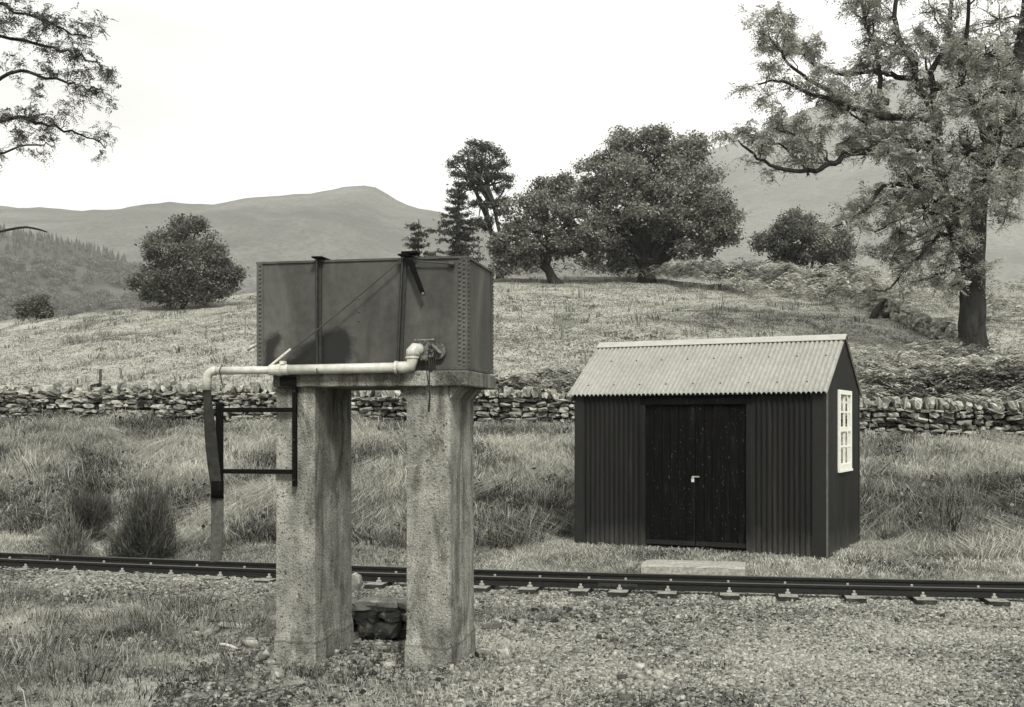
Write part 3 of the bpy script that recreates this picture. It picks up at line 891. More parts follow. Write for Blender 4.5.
def build_near_trees():
    Y = 40.0
    b = pt(973, 337, Y); b.z = float(gz(b.x, b.y)) - 0.15
    P = lambda l, dy=0.0: [pt(x, y, Y + dy * (i / max(1, len(l) - 1))) for i, (x, y) in enumerate(l)]
    stems = [([b, pt(972, 318, Y), pt(973, 285, Y), pt(974, 240, Y), pt(978, 195, Y + .2), pt(988, 150, Y + .4), pt(1004, 105, Y + .6), pt(1022, 50, Y + .6), pt(1034, -30, Y + .4)], 0.50, 0.2),
             ([pt(970, 262, Y), pt(962, 248, Y - .1), pt(951, 222, Y - .4), pt(944, 200, Y - .6), pt(938, 165, Y - .8), pt(936, 117, Y - .9)], 0.30, 0.17)]
    for k in range(6):   # root flare
        a = k * 1.047 + 0.3
        e = b + Vector((math.cos(a) * 0.95, math.sin(a) * 0.95, 0.0)); e.z = float(gz(e.x, e.y)) - 0.05
        stems.append(([b + Vector((math.cos(a) * .25, math.sin(a) * .25, 0.9)), b + Vector((math.cos(a) * .5, math.sin(a) * .5, 0.3)), e], 0.22, 0.07))
    l = []
    l.append((P([(936, 120), (931, 98), (917, 84), (911, 64), (900, 37), (895, 0), (890, -30)], -.8), 0.17, 0.05))
    l.append((P([(931, 98), (929, 78), (938, 59), (948, 40), (952, 5), (958, -30)], .8), 0.14, 0.05))
    l.append((P([(887, 103), (880, 81), (873, 54), (866, 20), (864, -20)], .4), 0.11, 0.04))
    l.append((P([(938, 118), (904, 113), (870, 118), (843, 105), (826, 95), (805, 90), (778, 83), (758, 82)], -2.2), 0.15, 0.025))
    l.append((P([(833, 100), (816, 84), (799, 71), (782, 57), (768, 37), (760, 20)], -2.6), 0.08, 0.02))
    l.append((P([(940, 90), (920, 78), (900, 74), (884, 76), (856, 73), (829, 71), (809, 61), (790, 45)], 1.6), 0.13, 0.02))
    l.append((P([(938, 150), (915, 142), (897, 139), (885, 146), (873, 149), (856, 147), (833, 166), (809, 175), (782, 166), (755, 156), (731, 141)], -1.8), 0.20, 0.025))
    l.append((P([(873, 148), (866, 128), (850, 112), (840, 100)], -.8), 0.06, 0.02))
    l.append((P([(833, 166), (820, 150), (800, 138), (775, 128)], -1.8), 0.06, 0.02))
    l.append((P([(809, 174), (790, 150), (770, 140), (748, 135)], -1.5), 0.05, 0.015))
    l.append((P([(944, 195), (915, 182), (887, 186), (873, 203), (853, 213), (835, 228)], -1.6), 0.12, 0.02))
    l.append((P([(944, 200), (917, 203), (911, 213), (897, 217), (875, 232)], 1.5), 0.09, 0.02))
    l.append((P([(960, 245), (941, 226), (931, 242), (917, 264), (897, 281), (872, 293)], -1.4), 0.10, 0.02))
    l.append((P([(950, 222), (935, 228), (915, 240), (890, 252)], 1.8), 0.08, 0.02))
    l.append((P([(975, 265), (960, 266), (940, 275), (920, 280)], -1.0), 0.05, 0.02))
    l.append((P([(978, 190), (1000, 170), (1030, 140), (1060, 120)], -1.0), 0.16, 0.04))
    l.append((P([(990, 95), (1010, 60), (1040, 20)], 1.5), 0.14, 0.04))
    l.append((P([(984, 140), (960, 90), (970, 40), (965, -20)], -2.0), 0.14, 0.04))
    S = Y / F
    masses = []
    for (px, py, r, dy, n) in ((968, 150, 30, -1.5, 120), (945, 178, 30, -2, 120), (978, 105, 30, -2.2, 110), (985, 55, 26, -2, 70), (918, 172, 22, .5, 55), (988, 70, 22, 0, 50), (925, 212, 26, -1.5, 80), (898, 232, 22, 0.5, 50), (955, 205, 24, -1.2, 80),
                               (880, 190, 18, .4, 26), (908, 125, 18, 1, 26), (945, 55, 18, 1.0, 26), (1005, 120, 34, 0, 90), (932, 112, 20, -2.0, 44), (922, 148, 22, -2.2, 56), (888, 150, 18, -1.5, 34), (870, 95, 16, -1, 22), (962, 238, 18, -1.6, 44), (900, 200, 20, -1.6, 44), (955, 285, 13, -1.4, 22), (972, 205, 22, -1.6, 60), (1002, 190, 26, -1, 70), (1016, 120, 24, -1, 80), (1014, 150, 22, .6, 80), (1012, 175, 22, -.8, 70), (1022, 90, 22, .5, 60), (1006, 215, 18, .4, 40), (1000, 70, 26, -1, 60), (960, 85, 22, -1.5, 50), (860, 62, 16, .6, 16), (862, 212, 14, -1, 22), (945, 262, 15, -1.4, 30), (905, 268, 15, -1.2, 24),
                               (985, 180, 22, -2, 70), (895, 45, 16, .4, 18), (935, 10, 26, 0, 40), (870, 5, 26, 0, 36), (1000, 20, 34, 0, 60), (800, 150, 14, -1, 12), (848, 140, 12, -1, 10)):
        R = r * S
        masses.append((pt(px, py, Y + dy), (R, R * 0.9, R * 0.85), int(n * 1.15)))
    limb_tree('ash_tree', 'huge spreading ash tree with dark trunk and long bare limbs at right', b, stems, l, masses, 0.15, M['ash'], M['bark'], 9, 0.85, 2.0, 2, 0.36)

    # tree outside the frame whose leafy boughs hang in at the upper left
    Y = 20.0
    bx = pt(-170, 500, Y); b = Vector((bx.x, Y, float(gz(bx.x, Y)) - 0.1))
    top = pt(-120, 60, Y)
    stems = [([b, Vector((b.x + .1, Y, 2.5)), Vector((b.x + .3, Y, 5)), top, pt(-110, -120, Y)], 0.36, 0.1)]
    l = [(P2, r0, r1) for P2, r0, r1 in (
        ([pt(-125, 190, Y), pt(-60, 150, Y), pt(0, 120, Y), pt(34, 122, Y), pt(57, 125, Y), pt(81, 135, Y), pt(103, 148, Y)], 0.05, 0.008),
        ([pt(-120, 120, Y), pt(-40, 90, Y), pt(10, 75, Y), pt(40, 75, Y), pt(64, 80, Y), pt(88, 90, Y), pt(104, 92, Y)], 0.045, 0.008),
        ([pt(-120, 60, Y), pt(-30, 30, Y), pt(34, 40, Y), pt(64, 52, Y), pt(90, 62, Y), pt(110, 74, Y)], 0.04, 0.007),
        ([pt(-115, 0, Y), pt(-20, 0, Y), pt(40, 20, Y), pt(70, 30, Y), pt(92, 38, Y)], 0.04, 0.007),
        ([pt(-125, 200, Y), pt(-60, 175, Y), pt(0, 152, Y), pt(34, 147, Y), pt(56, 146, Y)], 0.035, 0.006))]
    tb2 = [([pt(-125, 260, Y), pt(-50, 245, Y), pt(20, 226, Y), pt(38, 229, Y), pt(47, 232, Y)], 0.03, 0.012)]
    stems += tb2
    limb_tree('broadleaf_tree', 'small leaved tree beyond the left edge with boughs hanging into the sky', b, stems, l, [], 0.062, M['hazel'], M['bark'], 14, 0.33, 5.5, 1, 0.15, side=0.8)


# ------------------------------------------------------------------ stone walls and posts
def build_walls():
    rnd = random.Random(40)
    xs0, xs1 = -15.5, 14.5
    root_x = 0.0
    root = thing('stone_wall', 'long dry stone field wall with rough upright coping stones above the bank', 'wall', (0, float(y_wall(0)), float(z_wall(0))))
    mb = MB(); cp = MB(); core = MB()
    dirx = Vector((1, -0.16, 0)).normalized()
    ang = math.atan2(dirx.y, dirx.x)
    H = 0.80
    def top_h(x):
        return H + 0.07 * float(fbm(x * 0.35, 0.0, 71, 3)) + (0.05 if x < -5 else 0.0)
    h = -0.25
    row = 0
    while h < 1.0:
        rh = rnd.uniform(0.06, 0.125)
        x = xs0 + rnd.uniform(0, 0.3)
        while x < xs1:
            w = rnd.choice([rnd.uniform(0.09, 0.2), rnd.uniform(0.15, 0.3), rnd.uniform(0.25, 0.42)])
            if h + rh * 0.6 < top_h(x):
                hh = rh * rnd.uniform(0.8, 1.25)
                c = (x + w / 2, float(y_wall(x + w / 2)) - 0.16 + 0.10 * h + rnd.uniform(-0.09, 0.09), float(z_wall(x)) + h + rh / 2 + rnd.uniform(-.03, .03))
                mb.rock(c, (w * 0.93, rnd.uniform(0.24, 0.36), hh * 0.88), ang + rnd.uniform(-.25, .25), rnd.uniform(-.2, .2), 0.24, min(1, max(0, rnd.gauss(0.42, 0.3))), rnd)
            x += w
        h += rh
        row += 1
    for i in range(60):
        xa = xs0 + (xs1 - xs0) * i / 60; xb = xs0 + (xs1 - xs0) * (i + 1) / 60
        ya, yb = float(y_wall(xa)), float(y_wall(xb)); za, zb = float(z_wall(xa)), float(z_wall(xb)); t0 = H - 0.1
        core.hexa([(xa, ya - .06, za - .2), (xb, yb - .06, zb - .2), (xb, yb + .3, zb - .2), (xa, ya + .3, za - .2), (xa, ya, za + t0), (xb, yb, zb + t0), (xb, yb + .25, zb + t0), (xa, ya + .25, za + t0)])
    x = xs0
    while x < xs1:
        w = rnd.uniform(0.05, 0.15); hh = rnd.uniform(0.10, 0.30)
        cp.rock((x, float(y_wall(x)) + rnd.uniform(-.03, .06), float(z_wall(x)) + top_h(x) + hh * 0.33), (w * 1.1, 0.4, hh), ang + rnd.uniform(-.25, .25), rnd.uniform(-.5, .5), 0.22, min(1, max(0, rnd.gauss(0.62, 0.25))), rnd)
        x += w * rnd.uniform(0.85, 1.35)
    core.build('wall_core', M['walldark'], root)
    mb.build('wall_face', M['wallstone'], root, tone=True)
    cp.build('coping', M['wallstone'], root, tone=True)

    # tumbledown wall by the big tree
    fw = thing('stone_wall', 'tumbledown heap of an old wall beside the ash trunk', 'wall', pt(915, 318, 46))
    mb = MB()
    for k in range(330):
        t = rnd.random()
        px = 868 + 96 * t; py = 311 + 18 * t
        Yk = 50 - 8.0 * t
        X = (px - CX) / F * Yk
        z0 = float(gz(X, Yk)); hh = 1.25 * (0.75 + 0.25 * math.sin(t * 9)) * (1 - 0.35 * t)
        mb.rock((X + rnd.gauss(0, .05), Yk + rnd.gauss(0, .28), z0 + hh * rnd.random() ** 0.9), (rnd.uniform(.25, .65), rnd.uniform(.25, .5), rnd.uniform(.14, .3)), rnd.uniform(-.7, .7), rnd.uniform(-.4, .4), .22, min(1, max(0, rnd.gauss(.85, .3))), rnd)
    mb.build('wall_face', M['wallstone'], fw, tone=True)
    # dark split stump leaning on it
    b = pt(881, 313, 48); b.z = float(gz(b.x, b.y))
    st = MB()
    st.tube([b - Vector((0.35, 0, .1)), b + Vector((-.2, 0, .3)), b + Vector((.15, .05, .75)), b + Vector((.6, 0, 1.05))], [.2, .15, .1, .02], 7)
    st.tube([b + Vector((.1, 0, -.1)), b + Vector((.3, 0, .4)), b + Vector((.4, 0, .8))], [.11, .08, .02], 6)
    o = st.build('tree_stump', M['bark_pale'], None, smooth=True, origin=b)
    tag(o, 'dark split stump leaning at the end of the tumbledown wall', 'stump')
    # fence posts behind the long wall
    for (px, py0, py1, lab) in ((99.5, 369, 400, 'thin dark post behind the stone wall at far left'),
                                (558, 384, 410, 'thin post behind the wall just left of the shed roof')):
        X = (px - CX) / F * 28.6; Yp = float(y_wall(X)) + 0.6
        a = pt(px, py0, Yp); g = float(gz(a.x, Yp))
        p = MB()
        p.fbox(lambda u, v, z: Vector((a.x + u + 0.02 * (z - g), Yp + v, z)), -.028, .028, -.03, .03, g - 0.2, a.z)
        o = p.build('fence_post', M['post'], None, bevel=0.01, origin=(a.x, Yp, g))
        tag(o, lab, 'fence post')


# ------------------------------------------------------------------ track
def build_track():
    prof = [(-.05, -.11), (.05, -.11), (.05, -.098), (.012, -.085), (.009, -.04), (.026, -.034), (.028, -.004), (.022, 0), (-.022, 0), (-.028, -.004), (-.026, -.034), (-.009, -.04), (-.012, -.085), (-.05, -.098)]
    xs = np.arange(-13, 13.01, 0.25)
    def frame(fn, x):
        y = float(fn(x)); dy = (float(fn(x + .05)) - float(fn(x - .05))) / .1
        t = Vector((1, dy, 0)).normalized()
        return Vector((x, y, 0)), t, Vector((-t.y, t.x, 0))
    for fn, lab, jx in ((y_near, 'nearer of two narrow gauge rails, rusty dark, jointed left of the step', 1.30), (y_far, 'farther of two narrow gauge rails, rusty dark, jointed at left edge', -7.0)):
        mb = MB(); vs = []; fs = []; n = len(prof)
        for x in xs:
            c, t, nn = frame(fn, x)
            vs += [c + nn * a + Vector((0, 0, z)) for a, z in prof]
        for i in range(len(xs) - 1):
            for k in range(n):
                fs.append((i * n + k, i * n + (k + 1) % n, (i + 1) * n + (k + 1) % n, (i + 1) * n + k))
        fs += [tuple(range(n - 1, -1, -1)), tuple((len(xs) - 1) * n + k for k in range(n))]
        mb.add(vs, fs)
        rail = mb.build('rail', M['rail'], None, origin=frame(fn, 0)[0])
        tag(rail, lab, 'rail', 'rails of the track')
        c, t, nn = frame(fn, jx)
        for sd in (-1, 1):
            fr = lambda a, b, z: c + t * a + nn * b + Vector((0, 0, z))
            fp = MB(); fp.fbox(fr, -.24, .24, sd * .012 if sd > 0 else -.03, .03 if sd > 0 else -.012, -.086, -.042)
            f = fp.build('fishplate', M['fish'], rail)
            for q in (-.17, -.06, .06, .17):
                bo = MB(); bo.tube([fr(q, sd * .028, -.064), fr(q, sd * .046, -.064)], .013, 6); bo.build('bolt', M['fish'], f)
    spots = [(-30, 'timber sleeper end at the outermost left of the track'),
             (20, 'timber sleeper end by the left margin, under the far rail joint'),
             (69, 'timber sleeper end below the tall weed stems, second from left'),
             (118, 'timber sleeper end below the dark spiky bush'),
             (167, 'timber sleeper end midway between the spiky bush and the hanging hose'),
             (217, 'timber sleeper end directly below the hanging canvas hose'),
             (267, 'timber sleeper end touching the left side of the left pier'),
             (378, 'pale timber sleeper end seen between the two concrete piers'),
             (483, 'timber sleeper end just right of the right concrete pier'),
             (531.5, 'timber sleeper end midway between right pier and the rail joint'),
             (583.5, 'timber sleeper end just left of the near rail joint'),
             (623, 'timber sleeper end just right of the near rail joint'),
             (671.6, 'timber sleeper end in front of the left half of the concrete step'),
             (733.6, 'timber sleeper end at the right corner of the concrete step'),
             (794, 'timber sleeper end in front of the right half of the shed front'),
             (861.5, 'timber sleeper end just right of the shed corner'),
             (931, 'timber sleeper end in front of the grass right of the shed'),
             (1003, 'timber sleeper end at the outermost right of the track')]
    first = None
    for k, (px, lab) in enumerate(spots):
        x = 0.0
        for _ in range(30):
            yy = float(y_near(x)) - 0.3
            x = (px - CX) / F * yy
        c, t, nn = frame(y_near, x)
        loc = c + nn * 0.325
        rz = math.atan2(t.y, t.x) + random.uniform(-.02, .02)
        if first is None:
            first = thing('sleeper', lab, 'sleeper', loc, 'timber sleepers under the rails', 0.0)
            b = MB(); o0 = loc
            fr = lambda a, q, z: Vector((o0.x + a, o0.y + q, o0.z + z))
            b.fbox(fr, -.115, .115, -.62, .62, -.235, -.111)
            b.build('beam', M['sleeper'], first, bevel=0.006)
            for yr in (-.325, .325):
                for sd in (-1, 1):
                    q = MB()
                    q.fbox(fr, -.03, .03, yr + sd * .066 - .022, yr + sd * .066 + .022, -.111, -.086)
                    q.fbox(fr, -.014, .014, yr + sd * .062 - .012, yr + sd * .062 + .012, -.086, -.052)
                    q.build('rail_clip', M['clip'], first, bevel=0.004)
            first.rotation_euler = (0, 0, rz)
        else:
            r = first.copy(); COL.objects.link(r)
            r.location = loc; r.rotation_euler = (0, 0, rz); r['label'] = lab
            for ch in list(first.children):
                cc = ch.copy(); COL.objects.link(cc); cc.parent = r


def build_gravel():
    """Loose track ballast, uncountable: one object."""
    rng = np.random.default_rng(77)
    def scatter(n, x0, x1, y0, y1, mask, smin, smax):
        x = rng.uniform(x0, x1, n); y = rng.uniform(y0, y1, n)
        keep = rng.random(n) < mask(x, y)
        x, y = x[keep], y[keep]
        m = len(x)
        s = rng.uniform(smin, smax, m) * rng.uniform(0.75, 1.35, m)
        # an irregular eight cornered pebble
        cube = np.array([[i, j, k] for i in (-1, 1) for j in (-1, 1) for k in (-1, 1)], float)
        V = cube[None] * 0.5 * (1 + rng.normal(0, 0.32, (m, 8, 3)))
        V *= (s[:, None, None] * rng.uniform(0.6, 1.2, (m, 1, 3)) * np.array([1, 1, 0.75]))
        a = rng.uniform(0, 6.28, m); tl = rng.normal(0, 0.5, m)
        ca, sa, ct, st = np.cos(a)[:, None], np.sin(a)[:, None], np.cos(tl)[:, None], np.sin(tl)[:, None]
        X = V[:, :, 0] * ct - V[:, :, 2] * st; Z = V[:, :, 0] * st + V[:, :, 2] * ct
        Yv = V[:, :, 1]
        P = np.stack([X * ca - Yv * sa, X * sa + Yv * ca, Z], 2)
        P += np.stack([x, y, gz(x, y) + s * 0.22], 1)[:, None, :]
        fc = np.array([[0, 1, 3, 2], [4, 6, 7, 5], [0, 4, 5, 1], [2, 3, 7, 6], [0, 2, 6, 4], [1, 5, 7, 3]])
        f = (np.arange(m)[:, None, None] * 8 + fc[None]).reshape(-1, 4)
        return P.reshape(-1, 3), f, np.repeat(np.clip(rng.normal(0.48, 0.24, m) + 0.55 * fbm(x * 0.7, y * 0.8, 66, 3), 0, 1), 8)
    bed = lambda x, y: np.where((y - y_far(x) < 0.55), gravel_mask(x, y), 0)
    sx = [o.location for o in COL.objects if o.get('category') == 'sleeper']
    def bed2(x, y):
        k = bed(x, y)
        for q in sx:
            tx = x - q.x + 0.22 * (y - q.y) * -1
            k = np.where((np.abs(tx) < 0.15) & (y < q.y + .3) & (y > q.y - .85), k * 0.12, k)
        return k
    a = scatter(210000, -9.5, 8.5, 8.2, 18.2, bed2, 0.014, 0.032)
    b = scatter(90000, -3.2, 6.0, 8.0, 12.2, bed, 0.011, 0.026)
    c = scatter(5000, -7, 1.5, 8.0, 14, lambda x, y: 0.5 * sstep(-0.1, 0.25, fbm(x, y, 90, 3)), 0.02, 0.07)
    e = scatter(5000, -2.6, .4, 8.3, 11.4, lambda x, y: 0.5 + 0.8 * fbm(x * 2, y * 2, 33, 2), 0.010, 0.045)
    V, f, t = merge([a, b, c, e])
    o = np_obj('gravel', V, f, M['gravel'], tone=t)
    tag(o, 'grey crushed stone ballast beside and under the rails', 'gravel', kind='stuff')


# ------------------------------------------------------------------ vegetation on the ground
def in_shed(x, y, m=0.05):
    u = (x - SL.x) * EU.x + (y - SL.y) * EU.y; v = (x - SL.x) * EV.x + (y - SL.y) * EV.y
    return (u > -m) & (u < SW + m) & (v > -m) & (v < SD + m)


def tussocks(rng, x, y, per, rad, hmin, hmax, leanamp, width, tone_c, tone_sd, z_off=0.0, lean_dir=None, droop=0.5, edge=None):
    n = len(x)
    a = rng.uniform(0, 6.28, (n, per)); r = rad[:, None] * np.sqrt(rng.random((n, per)))
    X = (x[:, None] + np.cos(a) * r).ravel(); Y = (y[:, None] + np.sin(a) * r).ravel()
    h = (rng.uniform(hmin, hmax, n)[:, None] * rng.uniform(0.55, 1.15, (n, per))).ravel()
    ld = rng.normal(0, 1, (n, 2)) if lean_dir is None else lean_dir + rng.normal(0, 0.5, (n, 2))
    out = np.stack([np.cos(a), np.sin(a)], 2) * 0.8 + ld[:, None, :] * 0.7
    lean = (out.reshape(-1, 2) + rng.normal(0, 0.35, (n * per, 2))) * (h * leanamp)[:, None]
    tone = np.clip(np.repeat(tone_c, per) + rng.normal(0, tone_sd, n * per), 0, 1)
    keep = ~in_shed(X, Y, 0.03)
    if edge is not None: keep &= edge(X, Y)
    base = np.stack([X, Y, gz(X, Y) + z_off - 0.01], 1)[keep]
    return blades(base, h[keep], lean[keep], np.full(keep.sum(), width) * rng.uniform(0.7, 1.4, keep.sum()), tone[keep], rng, droop)


def build_grass():
    rng = np.random.default_rng(101)
    # the bank between track and wall
    n = 12500
    x = rng.uniform(-14, 13.5, n); y = rng.uniform(15, 29.6, n)
    d = y - y_far(x)
    keep = (d > 0.7) & (y < y_wall(x) - 0.28) & (abs(x / y * F) < 660)
    x, y, d = x[keep], y[keep], d[keep]
    patch = 0.7 * fbm(x * 0.5, y * 0.6, 140, 3) + 0.6 * fbm(x * 1.5, y * 1.7, 141, 2)
    tone = np.clip(0.52 + 1.15 * patch + rng.normal(0, 0.12, len(x)), 0.04, 0.95)
    u = (x - SL.x) * EU.x + (y - SL.y) * EU.y; v = (x - SL.x) * EV.x + (y - SL.y) * EV.y
    near_shed = (u > -0.7) & (u < SW + 1.0) & (v > -2.0) & (v < SD + .4)
    low = np.maximum(sstep(2.6, 1.2, d), near_shed) + 0.45 * sstep(1.6, 0.5, y_wall(x) - y)
    low = np.clip(low, 0, 1)
    tone = np.clip(tone + 0.12 * low, 0, 1)
    an = 2.2 * math.pi * fbm(x * 0.35, y * 0.4, 145, 2)
    flow = np.stack([np.cos(an), np.sin(an) - 0.5], 1) * 1.1
    parts = []
    for lo_, hi_, h0, h1 in ((0.0, 0.5, 0.18, 0.46), (0.5, 1.01, 0.05, 0.14)):
        g = (low >= lo_) & (low < hi_)
        parts.append(tussocks(rng, x[g], y[g], 36, np.full(g.sum(), 0.25), h0, h1, 0.95, 0.010, tone[g], 0.17, lean_dir=flow[g], droop=0.72, edge=lambda X, Y: Y - y_far(X) > 0.5))
    tall = low < 0.4
    m_ = 5200
    xa = rng.uniform(-9, 9.5, m_); ya = y_far(xa) + rng.uniform(0.5, 2.6, m_)
    parts.append(tussocks(rng, xa, ya, 20, np.full(m_, 0.12), 0.03, 0.11, 1.0, 0.008, np.clip(0.5 + 0.9 * fbm(xa * 1.3, ya * 1.3, 148, 3), 0, 1), 0.17, edge=lambda X, Y: (Y - y_far(X) > 0.42)))
    # darker upright tangles in the hollows
    sel = (rng.random(len(x)) < 0.38) & (patch < -0.02) & tall
    parts.append(tussocks(rng, x[sel], y[sel], 44, np.full(sel.sum(), 0.3), 0.15, 0.42, 0.6, 0.012, np.full(sel.sum(), 0.06), 0.08))
    # thin pale seeding stems
    sel = (rng.random(len(x)) < 0.12) & tall
    parts.append(tussocks(rng, x[sel], y[sel], 5, np.full(sel.sum(), 0.25), 0.45, 0.7, 0.35, 0.006, np.full(sel.sum(), 0.8), 0.2))
    # broad leaved weeds among the grass
    sel = (rng.random(len(x)) < 0.10) & (patch < 0.0) & tall
    cw = np.stack([x[sel], y[sel], gz(x[sel], y[sel]) + 0.12], 1)
    cw = np.repeat(cw, 3, 0) + rng.normal(0, 1, (3 * len(cw), 3)) * np.array([.22, .22, .05])
    v_, f_, t_ = clump_leaves(cw, 12, 0.09, 0.075, up_bias=0.7, rng=rng, aspect=0.75)
    parts.append((v_, f_, np.clip(t_ * 0.55 - 0.08, 0, 1)))
    V, f, t = merge(parts)
    tag(np_obj('bank_grass', V, f, M['bank'], tone=t), 'long rough pale grass on the bank between track and wall', 'grass', kind='stuff')
    # foreground grass
    n = 3600
    x = rng.uniform(-6.8, 3.2, n); y = rng.uniform(8.0, 14.5, n); d = y - y_far(x)
    dens = (1 - gravel_mask(x, y)) * sstep(-1.5, -2.2, d)
    dens = np.maximum(dens, 0.22 * sstep(0.02, 0.25, fbm(x * 1.1, y * 1.1, 150, 3)) * (d < -2.2) * (x > -1.2) * (x < 1.8))
    dens *= np.where(x < -3.0, 1.0, 0.5)
    pier = (x > -2.1) & (x < -0.3) & (y > 9.6) & (y < 10.9) & (rng.random(n) < .45)
    keep = (rng.random(n) < dens) & ~pier
    x, y = x[keep], y[keep]
    tone = np.clip(0.42 + 1.3 * fbm(x * 0.8, y * 0.8, 160, 3), 0.03, 0.9)
    parts = [tussocks(rng, x, y, 30, np.full(len(x), 0.15), 0.05, 0.15, 0.8, 0.006, tone, 0.18)]
    g = (x < -2.6)
    xs, ys = x[g], y[g]
    sel = rng.random(len(xs)) < 0.3 * (fbm(xs * 0.7, ys * 0.7, 170, 3) > -0.05)
    parts.append(tussocks(rng, xs[sel], ys[sel], 40, np.full(sel.sum(), 0.2), 0.14, 0.32, 0.75, 0.007, np.clip(rng.normal(0.3, 0.2, sel.sum()), 0, 1), 0.2))
    sel = rng.random(len(xs)) < 0.06
    parts.append(tussocks(rng, xs[sel], ys[sel], 5, np.full(sel.sum(), 0.2), 0.3, 0.5, 0.5, 0.004, np.full(sel.sum(), 0.8), 0.2))
    cw = np.stack([x, y, gz(x, y) + 0.03], 1)[rng.random(len(x)) < 0.25]
    cw = np.repeat(cw, 3, 0) + rng.normal(0, 1, (3 * len(cw), 3)) * np.array([.12, .12, .02])
    v_, f_, t_ = clump_leaves(cw, 9, 0.05, 0.04, up_bias=0.8, rng=rng, aspect=0.75)
    parts.append((v_, f_, np.clip(t_ * 0.6, 0, 1)))
    V, f, t = merge(parts)
    tag(np_obj('foreground_grass', V, f, M['front'], tone=t), 'short tufted dark grass in the foreground around the piers', 'grass', kind='stuff')
    # pasture
    n = 66000
    y = 26 + 52 * rng.random(n) ** 0.85; px = rng.uniform(-180, 1200, n); x = (px - CX) / F * y
    keep = y > y_wall(x) + 0.4
    x, y = x[keep], y[keep]
    patch = fbm(x * 0.22, y * 0.22, 180, 4)
    tone = np.clip(0.60 + 0.6 * patch + 0.5 * fbm(x * 0.9, y * 0.45, 181, 3) + rng.normal(0, 0.07, len(x)), 0.03, 1)
    parts = [tussocks(rng, x, y, 8, np.full(len(x), 0.35), 0.03, 0.10, 1.7, 0.04, tone, 0.09)]
    sel = rng.random(len(x)) < 0.008
    parts.append(tussocks(rng, x[sel], y[sel], 20, np.full(sel.sum(), 0.3), 0.15, 0.4, 0.6, 0.03, np.full(sel.sum(), 0.12), 0.12))
    sel = rng.random(len(x)) < 0.003
    parts.append(tussocks(rng, x[sel], y[sel], 5, np.full(sel.sum(), 0.12), 0.5, 1.0, 0.25, 0.025, np.full(sel.sum(), 0.2), 0.2))
    V, f, t = merge(parts)
    tag(np_obj('pasture_grass', V, f, M['field'], tone=t), 'short pale grazed turf of the pasture above the wall', 'grass', kind='stuff')


def build_bracken():
    rng = np.random.default_rng(202)
    pts = []; lens = []
    def region(n, px0, px1, Y0, Y1, dens, l0=0.3, l1=0.65):
        y = rng.uniform(Y0, Y1, n); px = rng.uniform(px0, px1, n); x = (px - CX) / F * y
        keep = (y > y_wall(x) + 0.35) & (rng.random(n) < dens(px, y, x))
        pts.append(np.stack([x[keep], y[keep]], 1))
        k = keep.sum()
        lens.append(rng.uniform(l0, l1, k) * np.clip(1 + 1.1 * fbm(x[keep] * 0.6, y[keep] * 0.6, 250, 2), 0.4, 1.7))
    # slope right of the shed, below the ash tree
    region(15000, 835, 1080, 25, 40.5, lambda p, y, x: (0.5 + 1.1 * fbm(x * 0.5, y * 0.5, 210, 3)) * sstep(835, 870, p) * (1 - 0.9 * sstep(31, 37, y)))
    # strip behind the wall left of the shed
    region(2600, 455, 640, 27, 30.5, lambda p, y, x: sstep(455, 490, p) * 0.9)
    # brow under the oak and towards the right
    region(14000, 580, 880, 46, 79, lambda p, y, x: sstep(580, 640, p) * sstep(np.interp(p, [600, 700, 800, 880], [69, 62, 54, 46]), np.interp(p, [600, 700, 800, 880], [73, 67, 60, 52]), y) * (0.6 + 1.2 * fbm(x * 0.35, y * 0.35, 220, 3)), 0.6, 1.1)
    region(4000, 860, 1080, 42, 75, lambda p, y, x: 0.6 * (1 - sstep(856, 866, p) * sstep(975, 962, p) * sstep(53, 50, y)) * sstep(-0.1, 0.3, fbm(x * 0.3, y * 0.3, 230, 3)), 0.5, 0.9)
    region(900, 490, 600, 68, 74, lambda p, y, x: 0.35 * sstep(0, 0.3, fbm(x * 0.5, y * 0.5, 235, 3)), .4, .7)
    P = np.concatenate(pts); n = len(P)
    L = np.concatenate(lens); az = rng.uniform(0, 6.28, n); tn = np.clip(0.45 + 0.7 * fbm(P[:, 0] * 0.5, P[:, 1] * 0.5, 240, 3) + rng.normal(0, 0.2, n), 0, 1)
    base = np.stack([P[:, 0], P[:, 1], gz(P[:, 0], P[:, 1])], 1)
    dh = np.stack([np.cos(az), np.sin(az), np.zeros(n)], 1); side = np.stack([-np.sin(az), np.cos(az), np.zeros(n)], 1)
    out = []
    K = 6
    for k in range(K):
        t = 0.3 + 0.7 * k / (K - 1)
        hgt = L * (0.3 + 0.75 * math.sin(min(t, 1) * 2.2))
        c = base + dh * (L * 0.6 * t * t)[:, None] + np.array([0, 0, 1.0]) * hgt[:, None]
        w = L * 0.30 * (1 - (t - 0.3) / 0.8) ** 0.8
        for sd in (-1, 1):
            tip = c + side * (sd * w)[:, None] + dh * (w * 0.45)[:, None] - np.array([0, 0, 1.0]) * (w * rng.uniform(0.15, 0.5, n))[:, None]
            e = dh * (L * 0.055)[:, None]
            V = np.stack([c - e, c + e, tip + e * 0.4, tip - e * 0.4], 1).reshape(-1, 3)
            out.append((V, np.arange(4 * n).reshape(n, 4), np.repeat(np.clip(tn + rng.normal(0, .12, n), 0, 1), 4)))
    V, f, t = merge(out)
    tag(np_obj('bracken', V, f, M['bracken'], tone=t), 'tangled bracken on the slope behind the shed and along the brow', 'bracken', kind='stuff')


